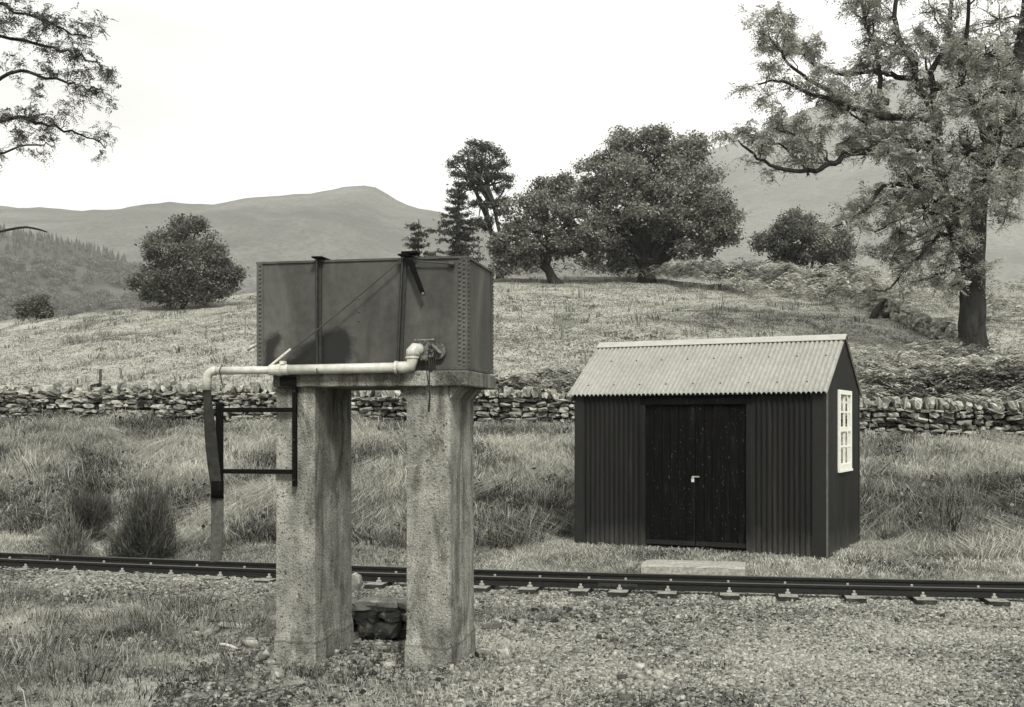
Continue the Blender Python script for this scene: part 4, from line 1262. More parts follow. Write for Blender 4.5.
def build_bushes():
    rng = np.random.default_rng(303)
    rows = [(144, 547, 17.3, 68, 32, 0, 'round dark spiky bush on the bank near the hanging hose'),
            (88, 520, 18.6, 48, 27, 0, 'dark spiky bush higher up the bank, beside the round one'),
            (70, 551, 17.2, 46, 28, 1, 'thin twiggy bush by the rails at far left'),
            (952, 547, 16.6, 70, 34, 1, 'loose twiggy shrub right of the shed'),
            ]
    for px, py, Y, hpx, wpx, kind, lab in rows:
        b = pt(px, py, Y); b.z = float(gz(b.x, b.y)) - 0.03
        root = thing('bush', lab, 'bush', b)
        H = hpx / F * Y; W = wpx / F * Y
        m = 420 if kind == 0 else 120
        u = rng.normal(size=(m, 3)); u[:, 2] = np.abs(u[:, 2]) * 0.9; u /= np.linalg.norm(u, axis=1, keepdims=True)
        rr = 0.45 + 0.55 * rng.random(m) ** 0.5
        rr *= 1 + 0.8 * vnoise(u[:, 0] * 2 + px, u[:, 2] * 2.5 + u[:, 1] * 2, 9)
        tips = np.array(b) + u * rr[:, None] * np.array([W, W, H * 0.92]) + np.array([0, 0, 0.05])
        k = 26 if kind == 0 else 16
        pos = np.repeat(tips, k, 0) + rng.normal(size=(m * k, 3)) * 0.05
        pos -= np.repeat(u, k, 0) * (rng.random((m * k, 1)) ** 1.5) * 0.3 * np.array([W, W, H])
        pos[:, 2] = np.maximum(pos[:, 2], b.z + .02)
        ln = rng.uniform(0.05, 0.13, m * k)
        dd = np.repeat(u, k, 0) + rng.normal(size=(m * k, 3)) * 0.7
        V, f, t = blades(pos, ln * np.maximum(dd[:, 2] + .35, .15), dd[:, :2] * ln[:, None], np.full(m * k, 0.010), np.clip(np.repeat(rng.normal(0.35 if kind == 0 else .75, 0.16, m), k) + rng.normal(0, .15, m * k), 0, 1), rng, 0.1)
        np_obj('foliage', V, f, M['gorse'], root, tone=t)
        tb = MB()
        for k in range(26):
            aa = random.uniform(0, 6.28); e = random.gauss(0, .5)
            tip = b + Vector((math.sin(e) * math.cos(aa) * W * .9, math.sin(e) * math.sin(aa) * W * .9, math.cos(e) * H * .85))
            tb.tube(wiggle(b + Vector((math.cos(aa), math.sin(aa), 0)) * W * .15, tip, 3, .07, random), [.009, .007, .005, .002], 4, caps=False)
        tb.build('stem', M['bark'], root)


# ------------------------------------------------------------------ shed
def build_shed():
    Z0, ZE, ZR = 0.085, 2.385, 3.185
    root = thing('shed', 'dark corrugated iron lineside shed with pale ridged roof and double doors', 'shed', SH(SW / 2, SD / 2, Z0))
    def corr(u0, u1, v, z0, z1, pitch=0.076, amp=0.016, flip=1):
        mb = MB(); n = int((u1 - u0) / pitch * 8)
        us = [u0 + (u1 - u0) * i / n for i in range(n + 1)]
        off = lambda u: v + flip * amp * math.cos(2 * math.pi * u / pitch)
        vs = [SH(u, off(u), z0) for u in us] + [SH(u, off(u), z1) for u in us] + [SH(u, off(u) + .004, z0) for u in us] + [SH(u, off(u) + .004, z1) for u in us]
        m = n + 1
        fs = [(i, i + 1, m + i + 1, m + i) for i in range(n)] + [(2 * m + i + 1, 2 * m + i, 3 * m + i, 3 * m + i + 1) for i in range(n)]
        mb.add(vs, fs)
        return mb
    dL, dR = 1.09, 2.65     # door opening along the front
    for a, b in ((0.14, dL - 0.02), (dR + 0.02, SW - 0.19)):
        corr(a, b, 0.0, Z0, ZE - 0.02).build('wall_panel', M['shed'], root, smooth=True)
    bk = MB(); bk.fbox(SH, 0.02, SW - 0.02, SD - 0.03, SD, Z0, ZE)
    bk.build('back_wall', M['shed'], root)
    def gable(u0, u1):
        g = MB()
        pr = [(0.03, Z0), (SD - 0.03, Z0), (SD - 0.03, ZE), (SD / 2, ZR - 0.05), (0.03, ZE)]
        vs = [SH(u0, v, z) for v, z in pr] + [SH(u1, v, z) for v, z in pr]
        g.add(vs, [(4, 3, 2, 1, 0), (5, 6, 7, 8, 9)] + [(i, (i + 1) % 5, 5 + (i + 1) % 5, 5 + i) for i in range(5)])
        return g
    gable(0.0, 0.03).build('gable_wall', M['shed'], root)
    # right gable, with its window opening cut as four pieces round it
    w0, w1, wz0, wz1 = 0.725, 1.65, 1.25, 2.405
    g = MB(); u0, u1 = SW - 0.03, SW
    slope = (ZR - 0.05 - ZE) / (SD / 2 - 0.03)
    zt = lambda v: ZE + slope * (min(v, SD - v) - 0.03)
    def piece(pr):
        k = len(pr)
        vs = [SH(u0, v, z) for v, z in pr] + [SH(u1, v, z) for v, z in pr]
        g.add(vs, [tuple(range(k - 1, -1, -1)), tuple(range(k, 2 * k))] + [(i, (i + 1) % k, k + (i + 1) % k, k + i) for i in range(k)])
    piece([(0.03, Z0), (w0, Z0), (w0, zt(w0)), (0.03, ZE)])
    piece([(w1, Z0), (SD - 0.03, Z0), (SD - 0.03, ZE), (w1, zt(w1))])
    piece([(w0, Z0), (w1, Z0), (w1, wz0), (w0, wz0)])
    piece([(w0, wz1), (w1, wz1), (w1, zt(w1)), (SD / 2, ZR - 0.05), (w0, zt(w0))])
    g.build('gable_wall', M['shed'], root)
    # corner boards
    c = MB(); c.fbox(SH, -0.012, 0.14, -0.018, 0.05, Z0, ZE - 0.01); c.build('corner_board', M['shed_trim'], root, bevel=0.004)
    c = MB(); c.fbox(SH, SW - 0.19, SW - 0.004, -0.018, 0.03, Z0, ZE - 0.01); c.build('corner_board', M['shed_trim'], root, bevel=0.004)
    c = MB(); c.fbox(SH, SW - 0.004, SW + 0.014, -0.022, 0.03, Z0, ZE - 0.01); c.build('edge_strip', M['shed_edge'], root, bevel=0.003)
    c = MB(); c.fbox(SH, SW - 0.03, SW + 0.012, SD - 0.03, SD + 0.012, Z0, ZE - 0.01); c.build('corner_board', M['shed_trim'], root, bevel=0.004)
    # door frame: jambs and a head
    for a, b in ((dL - 0.045, dL + 0.03), (dR - 0.03, dR + 0.045)):
        j = MB(); j.fbox(SH, a, b, -0.03, 0.06, Z0, ZE - 0.19); j.build('door_jamb', M['shed'], root, bevel=0.004)
    j = MB(); j.fbox(SH, dL - 0.045, dR + 0.045, -0.034, 0.06, ZE - 0.19, ZE - 0.09); j.build('door_head', M['door'], root, bevel=0.004)
    mid = (dL + dR) / 2
    for a, b, right in ((dL + 0.035, mid - 0.006, False), (mid + 0.006, dR - 0.035, True)):
        d = MB(); nb = 6; w = (b - a) / nb
        rr = random.Random(5 + right)
        for k in range(nb):
            z0 = Z0 + 0.07 + rr.uniform(-.012, .02)
            d.fbox(SH, a + k * w + 0.003, a + (k + 1) * w - 0.003, 0.015 + rr.uniform(-.003, .003), 0.045, z0, ZE - 0.195)
        door = d.build('door', M['door'], root, bevel=0.004)
        for zl in (Z0 + .35, ZE - .6):
            bt = MB(); bt.fbox(SH, a + .01, b - .01, 0.047, 0.075, zl, zl + .15); bt.build('ledge', M['door'], door)
        rl = MB(); rl.fbox(SH, a, b, -0.006, 0.012, Z0 + 0.085, Z0 + 0.15); rl.build('kick_rail', M['iron_worn'], door, bevel=0.003)
        if not right:
            zl = 1.16
            h = MB(); h.fbox(SH, mid - 0.05, mid + 0.06, -0.004, 0.012, zl - 0.010, zl + 0.010); h.build('hasp', M['clip'], door, bevel=0.003)
            p = MB(); p.fbox(SH, mid - 0.05, mid - 0.012, -0.028, -0.006, zl - 0.075, zl - 0.028)
            arc = [SH(mid - 0.031 + 0.012 * math.cos(t), -0.017, zl - 0.028 + 0.03 * math.sin(t)) for t in [math.pi * i / 8 for i in range(9)]]
            p.tube(arc, .005, 6)
            p.build('padlock', M['bolt'], door, bevel=0.006)
    sl = MB(); sl.fbox(SH, dL + 0.03, dR - 0.03, -0.03, 0.09, Z0 - 0.05, Z0 + 0.045); sl.build('threshold', M['iron_worn'], root, bevel=0.006)
    pl = MB(); pl.fbox(SH, 0.1, SW - 0.1, 0.06, 0.09, Z0 - 0.05, Z0 + 0.06); pl.build('sole_plate', M['shed'], root)
    # roof: two corrugated slopes
    u0, u1 = -0.09, SW + 0.035
    for front in (True, False):
        va, vb = (-0.10, SD / 2) if front else (SD + 0.10, SD / 2)
        za = ZE - 0.10 * slope + 0.022
        pitch, amp = 0.068, 0.019
        n = int((u1 - u0) / pitch * 12); rows = 6
        mb = MB(); vs = []
        for sh in (0.0, -0.005):
            for r in range(rows + 1):
                t = r / rows
                for i in range(n + 1):
                    u = u0 + (u1 - u0) * i / n
                    vs.append(SH(u, va + (vb - va) * t, za + (ZR - za) * t + amp * (2 * abs(math.sin(math.pi * u / pitch)) ** 0.7 - 1) + sh))
        m = n + 1; fs = []
        for q in range(2):
            o = q * m * (rows + 1)
            for r in range(rows):
                for i in range(n):
                    k = o + r * m + i
                    fs.append((k, k + 1, k + m + 1, k + m))
        mb.add(vs, fs)
        nrm = Vector((0, 0, 1)) - EV * (0.6 if front else -0.6)
        nf0 = len(mb.f)
        for t in (0.16, 0.62):
            for k in range(9):
                u = pitch * (2.5 + 6 * k + (2 if t > .5 else 0))
                if u < SW:
                    mb.dome(SH(u, va + (vb - va) * t, za + (ZR - za) * t + amp), nrm, 0.014, 0.012)
        roof = mb.build('roof', M['roof'], root, smooth=True)
        roof.data.materials.append(M['iron_worn'])
        for q in range(nf0, len(mb.f)):
            roof.data.polygons[q].material_index = 1
        # verge boards under the roof ends
        for ue in (u0 + 0.05, u1 - 0.07):
            v = MB()
            z1 = lambda t: za + (ZR - za) * t - 0.018
            v.hexa([SH(ue, va + (vb - va) * .03, z1(.03) - .1), SH(ue + .022, va + (vb - va) * .03, z1(.03) - .1), SH(ue + .022, vb, z1(1) - .1), SH(ue, vb, z1(1) - .1),
                    SH(ue, va + (vb - va) * .03, z1(.03)), SH(ue + .022, va + (vb - va) * .03, z1(.03)), SH(ue + .022, vb, z1(1)), SH(ue, vb, z1(1))])
            v.build('verge_board', M['shed_trim'], roof)
        if front:
            rc = MB()
            prof = [(-.13, -.13 * slope + .024), (-.03, .008), (0, .024), (.03, .008), (.13, -.13 * slope + .024)]
            vs = []
            for uu in (u0 - 0.01, u1 + 0.01):
                vs += [SH(uu, SD / 2 + a, ZR + z + 0.008) for a, z in prof] + [SH(uu, SD / 2 + a, ZR + z + 0.002) for a, z in prof]
            fs = []
            for i in range(4):
                fs.append((i, 10 + i, 11 + i, i + 1)); fs.append((5 + i + 1, 15 + i + 1, 15 + i, 5 + i))
            fs += [(0, 1, 6, 5), (1, 2, 7, 6), (2, 3, 8, 7), (3, 4, 9, 8), (15, 16, 11, 10), (16, 17, 12, 11), (17, 18, 13, 12), (18, 19, 14, 13), (0, 5, 15, 10), (4, 14, 19, 9)]
            rc.add(vs, fs); rc.build('ridge_cap', M['ridge'], roof)
    # gable window
    G = lambda v, u, z: SH(SW + u, v, z)
    wroot = MB(); fw = 0.065
    va, vb, za, zb = 0.745, 1.63, 1.26, 2.40
    wroot.fbox(G, va, va + fw, -0.02, 0.028, za, zb); wroot.fbox(G, vb - fw, vb, -0.02, 0.028, za, zb)
    wroot.fbox(G, va + fw, vb - fw, -0.02, 0.028, zb - fw, zb); wroot.fbox(G, va + fw, vb - fw, -0.02, 0.028, za, za + fw * 1.3)
    win = wroot.build('window', M['white'], root, bevel=0.004)
    bars = MB(); vm = (va + vb) / 2
    bars.fbox(G, vm - .016, vm + .016, -0.012, 0.012, za + fw * 1.3, zb - fw)
    zi0, zi1 = za + fw * 1.3, zb - fw
    for q, t in ((.25, .014), (.5, .035), (.75, .014)):
        z = zi0 + (zi1 - zi0) * q
        bars.fbox(G, va + fw, vb - fw, -0.010 - .004 * (q == .5), 0.010 + .008 * (q == .5), z - t, z + t)
    bars.build('glazing_bars', M['white'], win)
    pn = MB(); pn.fbox(G, va + fw, vb - fw, -0.006, -0.002, zi0, zi1); pn.build('pane', M['glass'], win)
    cu = MB(); n = 60; vs = []
    for i in range(n + 1):
        v = va + (vb - va) * i / n
        vs += [G(v, -0.07 + .012 * math.sin(v * 60), za - .03), G(v, -0.07 + .012 * math.sin(v * 60), zb + .03)]
    cu.add(vs, [(2 * i, 2 * i + 2, 2 * i + 3, 2 * i + 1) for i in range(n)])
    cu.build('net_curtain', M['net'], win, smooth=True)
    si = MB(); si.fbox(G, va - .006, vb + .006, -0.01, 0.042, za - .035, za - .002); si.build('sill', M['white'], win, bevel=0.004)

    # long concrete step between shed and track
    a = pt(641, 575, 15.25); b = pt(745, 577, 14.95)
    e1 = (b - a); e1.z = 0; Lg = e1.length; e1.normalize(); e2 = Vector((-e1.y, e1.x, 0))
    fr = lambda u, v, z: Vector((a.x, a.y, 0)) + e1 * u + e2 * v + Vector((0, 0, z))
    s = MB()
    rr = random.Random(3)
    nseg = 10
    for sgn in (0,):
        xs = [Lg * i / nseg for i in range(nseg + 1)]
        vs = []; fs = []
        for x in xs:
            j = lambda q: rr.uniform(-q, q)
            vs += [fr(x, j(.012), -.2), fr(x, j(.012), .03 + j(.008)), fr(x, .02 + j(.01), .046 + j(.006)), fr(x, .6 + j(.03), .05 + j(.008)), fr(x, .64, -.2)]
        for i in range(nseg):
            for k in range(5):
                fs.append((i * 5 + k, (i + 1) * 5 + k, (i + 1) * 5 + (k + 1) % 5, i * 5 + (k + 1) % 5))
        fs += [(0, 1, 2, 3, 4), tuple(nseg * 5 + k for k in (4, 3, 2, 1, 0))]
        s.add(vs, fs)
    s.t = [0.85] * len(s.v)
    o = s.build('concrete_step', M['slabstone'], None, tone=True, origin=fr(Lg / 2, .25, 0))
    tag(o, 'long pale concrete step lying between shed doors and rails', 'step')


# ------------------------------------------------------------------ tank on its concrete stand
def build_tower():
    ZS0, ZS1, ZT = 2.226, 2.357, 3.307
    A = 1.87; B = 1.0
    stand = thing('tank_stand', 'two weathered concrete piers joined by a slab, carrying the tank', 'tank stand', TK(0.95, 0.45, -0.2))
    def pier(a0, a1, b0, b1, seed):
        rr = random.Random(seed); rg = np.random.default_rng(seed)
        ring = [(a1, b0), (a0 + .02, b0), (a0, b0 + .02), (a0, b1), (a1, b1)]
        segs = []
        for (p, q) in zip(ring, ring[1:] + ring[:1]):
            L = math.hypot(q[0] - p[0], q[1] - p[1]); k = max(1, int(L / 0.06))
            segs += [(p[0] + (q[0] - p[0]) * i / k, p[1] + (q[1] - p[1]) * i / k) for i in range(k)]
        zs = [-0.5 + (ZS0 + 0.5) * i / 46 for i in range(47)]
        ca, cb = (a0 + a1) / 2, (b0 + b1) / 2
        mb = MB(); vs = []; n = len(segs)
        for zi, z in enumerate(zs):
            flare = 1 + 0.05 * math.exp(-max(0, z + 0.2) * 3.0) + (0.045 if z < 0.05 else 0)
            for si, (a, b) in enumerate(segs):
                w = 0.010 * float(vnoise(si * 0.5, z * 4, seed)) + 0.006 * float(vnoise(si * 1.3, z * 14, seed + 3))
                vs.append(TK(ca + (a - ca) * (flare + w), cb + (b - cb) * (1 + (flare - 1) * .6 + w), z))
        fs = []
        for i in range(len(zs) - 1):
            for k in range(n):
                fs.append((i * n + k, (i + 1) * n + k, (i + 1) * n + (k + 1) % n, i * n + (k + 1) % n))
        fs += [tuple((len(zs) - 1) * n + k for k in range(n))]
        mb.add(vs, fs)
        mb.build('pier', M['concrete'], stand)
    pier(1.342, 1.69, -0.02, 0.93, 1)
    pier(0.144, 0.52, 0.0, 0.86, 2)
    s = MB(); s.fbox(TK, -0.03, 1.70, -0.075, 1.02, ZS0, ZS1)
    slab = s.build('slab', M['concrete'], stand, bevel=0.012)
    h = MB(); h2 = MB()
    h.hexa([TK(.52, .0, ZS0 - .12), TK(.525, .0, ZS0 - .12), TK(.525, .86, ZS0 - .12), TK(.52, .86, ZS0 - .12), TK(.52, .0, ZS0 - .002), TK(.60, .0, ZS0 - .002), TK(.60, .86, ZS0 - .002), TK(.52, .86, ZS0 - .002)])
    h2.hexa([TK(.139, .0, ZS0 - .10), TK(.144, .0, ZS0 - .10), TK(.144, .86, ZS0 - .10), TK(.139, .86, ZS0 - .10), TK(.06, .0, ZS0 - .002), TK(.144, .0, ZS0 - .002), TK(.144, .86, ZS0 - .002), TK(.06, .86, ZS0 - .002)])
    h.build('haunch', M['concrete'], slab); h2.build('haunch', M['concrete'], slab)

    tank = thing('water_tank', 'dark riveted iron water tank with stained front plate on concrete piers', 'water tank', TK(A / 2, B / 2, ZS1))
    # plates: front with a fine grid so the stain has its own shape, then the others
    def plate(fn, nu, nv, name, stain=None):
        vs = []; st = []
        for j in range(nv + 1):
            for i in range(nu + 1):
                vs.append(tuple(fn(i / nu, j / nv))); st.append(stain(i / nu, j / nv) if stain else 0.0)
        f = [(j * (nu + 1) + i, j * (nu + 1) + i + 1, (j + 1) * (nu + 1) + i + 1, (j + 1) * (nu + 1) + i) for j in range(nv) for i in range(nu)]
        return vs, f, st
    def stain(u, v):
        # u from the left end, v up
        def bl(cu, cv, ru, rv): return math.exp(-(((u - cu) / ru) ** 2 + ((v - cv) / rv) ** 2))
        return min(1, 0.85 * bl(.36, .17, .10, .17) + 0.8 * bl(.28, .13, .09, .10) + .75 * bl(.06, .20, .03, .14) + .6 * bl(.10, .30, .02, .06) + .75 * bl(.14, .03, .12, .07) + .35 * bl(.40, .3, .05, .14))
    zb, zt = ZS1 + .012, ZT
    V = []; Fc = []; S = []
    def addp(fn, nu, nv, st=None):
        vs, f, s_ = plate(fn, nu, nv, '', st); b = len(V)
        V.extend(vs); Fc.extend([tuple(b + i for i in q) for q in f]); S.extend(s_)
    warp = lambda u, v: 0.006 * math.sin(u * 9) * math.sin(v * 3.1)
    addp(lambda u, v: TK(A - A * u, warp(u, v), zb + (zt - zb) * v), 60, 34, stain)
    addp(lambda u, v: TK(0, B * u, zb + (zt - zb) * v), 2, 2)
    addp(lambda u, v: TK(A * u, B, zb + (zt - zb) * v), 2, 2)
    addp(lambda u, v: TK(A, B - B * u, zb + (zt - zb) * v), 2, 2)
    addp(lambda u, v: TK(A - A * u, B * v, zt - .02), 2, 2)
    addp(lambda u, v: TK(A * u, B * v, zb), 2, 2)
    np_obj('tank_shell', V, Fc, M['tank'], tank, extra={'stain': S})
    an = MB()   # angle iron on the corners and rim, slightly proud
    an.fbox(TK, -0.008, 0.07, -0.009, -0.002, zb, zt); an.fbox(TK, -0.009, -0.002, -0.002, 0.07, zb, zt)
    an.fbox(TK, A - .05, A + .008, -0.009, -0.002, zb, zt); an.fbox(TK, A + .002, A + .009, -0.002, .06, zb, zt)
    an.fbox(TK, -0.009, -0.002, B - .06, B + .006, zb, zt)
    an.fbox(TK, -0.012, A + .012, -0.013, .0, zt - .006, zt + .012); an.fbox(TK, -0.013, 0.0, .001, B + .012, zt - .006, zt + .012)
    an.fbox(TK, -0.010, A + .01, -0.014, -0.010, zb - .004, zb + .035); an.fbox(TK, -0.014, -.010, -0.009, B, zb - .004, zb + .035)
    rv = an
    nf, ns = -EB, -EA
    k = 0; z = zb + .03
    while z < zt - .02:
        rv.dome(TK(.018, -.009, z), nf, .012, .013); rv.dome(TK(.056, -.009, z + .012), nf, .012, .013)
        rv.dome(TK(A - .025, -.009, z), nf, .012, .013)
        rv.dome(TK(-.009, .03, z), ns, .012, .013); rv.dome(TK(-.009, B - .025, z), ns, .012, .013)
        z += .037
    for q in range(30):
        rv.dome(TK(.09 + q * .06, -.014, zb + .016), nf, .007, .006)
    for q in range(14):
        rv.dome(TK(-.014, .06 + q * .066, zb + .016), ns, .007, .006)
    for zz in (2.98, 2.87, 2.79):
        rv.dome(TK(.945, -.003, zz), nf, .014, .01)
    an.build('corner_angle', M['tank'], tank)
    def at_front(px, b=0.0):
        # a along the front for a photo column
        r = (px - CX) / F
        P0 = TO + EB * b
        return (r * P0.y - P0.x) / (EA.x - r * EA.y)
    for px0, px1 in ((319.5, 320), (405, 400)):
        a1, a0 = at_front(px0), at_front(px1)
        s = MB()
        w = 0.026
        s.hexa([TK(a0 + w, -.03, zb), TK(a0 - w, -.03, zb), TK(a0 - w, -.012, zb), TK(a0 + w, -.012, zb), TK(a1 + w, -.03, zt + .02), TK(a1 - w, -.03, zt + .02), TK(a1 - w, -.012, zt + .02), TK(a1 + w, -.012, zt + .02)])
        s.hexa([TK(a0 + .006, -.07, zb), TK(a0 - .004, -.07, zb), TK(a0 - .004, -.03, zb), TK(a0 + .006, -.03, zb), TK(a1 + .006, -.07, zt + .02), TK(a1 - .004, -.07, zt + .02), TK(a1 - .004, -.03, zt + .02), TK(a1 + .006, -.03, zt + .02)])
        st = s.build('stay', M['stay'], tank)
        c = MB(); c.fbox(TK, a1 - .06, a1 + .035, -.10, B * .97, zt + .021, zt + .033); c.build('stay_head', M['iron'], st)
    # overflow bar bolted across the front
    a_p, a_q = at_front(412), at_front(425.5)
    z_p, z_q = CAMZ + (HY - 259) / F * 9.62, CAMZ + (HY - 294) / F * 9.6
    l = MB(); w = .02
    l.hexa([TK(a_q + w, -.075, z_q), TK(a_q - w, -.075, z_q), TK(a_q - w, -.06, z_q), TK(a_q + w, -.06, z_q), TK(a_p + w * 1.3, -.075, z_p), TK(a_p - w * 1.3, -.075, z_p), TK(a_p - w * 1.3, -.06, z_p), TK(a_p + w * 1.3, -.06, z_p)])
    lv = l.build('lever', M['iron'], tank)
    bt = MB(); bt.dome(TK(a_q, -.076, z_q + .005), nf, .017, .015, 8); bt.build('lever_bolt', M['brass'], lv)
    pv = MB(); pv.fbox(TK, a_p - .07, a_p + .07, -.09, .02, zt + .034, zt + .055); pv.build('lever_pivot', M['iron'], lv, bevel=.004)
    rd = MB(); a_r = at_front(452); rd.tube([TK(a_p, -.05, zt - .02), TK(a_r, -.03, zt - .055)], .007, 6)
    rd.tube([TK(a_r + .02, -.03, zt - .052), TK(a_r - .03, -.03, zt - .058)], .018, 7); rd.tube([TK(a_p + .1, -.04, zt - .04), TK(a_p + .07, -.04, zt - .04)], .016, 7)
    rd.build('tie_rod', M['wire'], tank)
    sp = MB(); zo = CAMZ + (HY - 343) / F * 10.1
    sp.tube([TK(A, .25, zo), TK(A + .09, .24, zo + .005), TK(A + .16, .23, zo - .02), TK(A + .20, .22, zo - .05)], .016, 8)
    sp.build('overflow_spout', M['plastic'], tank, smooth=True)

    # delivery pipe along the front
    bp = -.125
    Z = 2.372
    ae = at_front(207, bp); a_t = at_front(402, bp); a_v = at_front(412, bp)
    pipe = thing('delivery_pipe', 'pale plastic delivery pipe along the tank front with elbows and valve', 'pipe', TK((ae + a_t) / 2, bp, Z))
    acp = at_front(283, bp)
    p = MB(); p.tube([TK(a_t + .02, bp, Z + .01), TK(acp, bp, Z)], .042, 14); p.tube([TK(acp, bp, Z), TK(ae - .075, bp, Z - .003)], .034, 14)
    p.build('pipe', M['plastic'], pipe, smooth=True)
    el = MB()
    R = .075
    el.tube([TK(ae - R - .01, bp, Z - .003)] + [TK(ae - R + R * math.sin(t), bp, Z - .003 - R + R * math.cos(t)) for t in [math.pi / 2 * i / 6 for i in range(7)]] + [TK(ae, bp, Z - .17)], .039, 14)
    el.build('elbow', M['plastic'], pipe, smooth=True)
    el = MB()
    el.tube([TK(a_t + .05, bp, Z + .01), TK(a_t - .01, bp, Z + .01), TK(a_v + .01, bp, Z + .025), TK(a_v, bp, Z + .075), TK(a_v, bp, Z + .13)], .05, 14)
    el.tube([TK(a_v, bp, Z + .105), TK(a_v, bp, Z + .14), TK(a_v - .012, bp + .02, Z + .165), TK(a_v - .06, bp + .06, Z + .16)], .052, 14)
    el.build('elbow', M['plastic'], pipe, smooth=True)
    cl = MB(); cl.tube([TK(acp + .12, bp, Z), TK(acp + .05, bp, Z), TK(acp + .05, bp, Z), TK(acp + .012, bp, Z), TK(acp + .012, bp, Z), TK(acp - .05, bp, Z)], [.046, .046, .053, .053, .046, .046], 14)
    cl.build('coupling', M['plastic'], pipe)
    cl = MB(); cl.fbox(TK, acp - .02, acp + .02, bp - .03, bp + .03, Z + .045, Z + .075); cl.build('clamp', M['bolt'], pipe)
    cl = MB(); cl.tube([TK(a_t + .035, bp, Z + .01), TK(a_t + .06, bp, Z + .01)], .055, 14); cl.build('coupling', M['plastic'], pipe)
    cl = MB(); cl.tube([TK(a_v, bp, Z + .085), TK(a_v, bp, Z + .1)], .058, 14); cl.build('coupling', M['plastic'], pipe)
    va = MB(); a1 = a_v - .10
    va.tube([TK(a_v - .03, bp + .05, Z + .155), TK(a_v - .07, bp + .09, Z + .15), TK(a_v - .16, .0, Z + .15)], .038, 10)
    va.tube([TK(a1, -.085, Z + .15), TK(a1, -.065, Z + .15)], .085, 14)
    va.tube([TK(a1 - .10, -.05, Z + .15), TK(a1 - .10, -.025, Z + .15)], .07, 14)
    va.tube([TK(a1 + .01, -.07, Z + .15), TK(a1 + .01, -.07, Z + .24)], .018, 8)
    va.tube([TK(a1 + .09, -.08, Z + .235), TK(a1 - .08, -.07, Z + .24)], .013, 8)
    va.tube([TK(a1 - .06, -.09, Z + .2), TK(a1 - .13, -.07, Z + .13)], .016, 8)
    for k in range(8):
        t = k * math.pi / 4
        va.tube([TK(a1 + .065 * math.cos(t), -.10, Z + .15 + .065 * math.sin(t)), TK(a1 + .065 * math.cos(t), -.045, Z + .15 + .065 * math.sin(t))], .012, 6)
    va.build('valve', M['brass'], pipe, smooth=False)
    for px in (222, 319, 399):
        a = at_front(px, bp); ha = MB()
        ha.tube([TK(a, bp, Z + .05), TK(a + .004, bp - .046, Z), TK(a, bp - .02, Z - .06), TK(a, bp + .01, Z - .13)], .005, 5)
        ha.build('strap', M['wire'], pipe)
    # dry stems lodged by the valve
    dk = MB(); rr = random.Random(8)
    for k in range(8):
        a = at_front(434 + rr.uniform(-3, 8)); z0 = ZS1 - (.35 if k in (1, 4) else 0)
        dk.tube([TK(a, -.085, z0), TK(a + rr.uniform(-.02, .02), -.09, z0 + .14), TK(a + rr.uniform(-.05, .05), -.08, ZS1 + rr.uniform(.15, .30))], [.006, .005, .002], 5)
    o = dk.build('dry_stems', M['canvas'], None, origin=TK(.3, -.085, ZS1))
    tag(o, 'few dry dead stems standing on the slab beside the valve', 'stems')
    # stay wire from the tank rim to the pipe
    w = MB()
    a0, a1 = at_front(404, -.1), at_front(271, bp)
    pa, pb = TK(a0, -.08, zt + .01), TK(a1, bp, Z + .04)
    w.tube([pa.lerp(pb, t) - Vector((0, 0, .02 * math.sin(math.pi * t))) for t in [i / 8 for i in range(9)]], .0055, 6)
    wr = w.build('guy_wire', M['wire'], None, origin=pa)
    tag(wr, 'thin taut wire running diagonally across the tank front to the pipe', 'wire')
    t = MB(); q = pa.lerp(pb, .93); t.tube([pa.lerp(pb, .85), pb], .011, 8)
    t2 = MB(); t2.v = [(p[0], p[1], p[2]) for p in t.v]; t2.f = t.f; t2.t = t.t
    t2.build('turnbuckle', M['bolt'], wr)

    # black swing frame for the hose
    af = at_front(295, -.06); al = at_front(219.7, -.06)
    fr = thing('hose_frame', 'black iron bracket frame projecting left from the left pier', 'iron frame', TK((af + al) / 2, -.06, 1.3))
    zz = lambda py: CAMZ + (HY - py) / F * (9.95)
    m = MB(); m.fbox(TK, af - .018, af + .018, -.085, -.045, zz(486), zz(379)); m.build('hinge_post', M['iron'], fr, bevel=.004)
    m = MB(); m.fbox(TK, af - .02, af + .125, -.10, -.022, zz(386), zz(377)); m.build('bracket', M['iron'], fr, bevel=.006)
    m = MB(); m.fbox(TK, al - .033, al + .033, -.075, -.05, zz(495) + .01, zz(403)); m.build('upright', M['iron'], fr, bevel=.004)
    for py in (410, 471.5):
        m = MB(); m.fbox(TK, af + .018, al - .033, -.08, -.055, zz(py) - .02, zz(py) + .02)
        m.build('crossbar', M['iron'], fr, bevel=.004)
    for py in (392, 440, 480):
        m = MB(); m.dome(TK(af, -.086, zz(py)), nf, .012, .012, 8); m.build('bolt', M['iron_worn'], fr)

    # the canvas filling hose
    hs = thing('filling_hose', 'collapsed grey canvas filling hose hanging from the pipe elbow', 'hose', TK(ae, bp, 1.9))
    hz = lambda py: CAMZ + (HY - py) / F * 10.12
    rows = [(383, 202.5, 210.5, .9), (392, 202.8, 211, .7), (405, 203.5, 212.5, .5), (420, 204, 214.5, .4), (435, 204.5, 216.5, .35), (450, 205.8, 218, .35), (465, 207.5, 219.5, .35), (478, 209.5, 221, .4), (484, 210.5, 222.5, .45)]
    mb = MB(); vs = []; n = 16; rr = random.Random(4)
    fine = []
    for (r0, r1) in zip(rows[:-1], rows[1:]):
        for i in range(4):
            t = i / 4; fine.append(tuple(r0[k] + (r1[k] - r0[k]) * t for k in range(4)))
    fine.append(rows[-1])
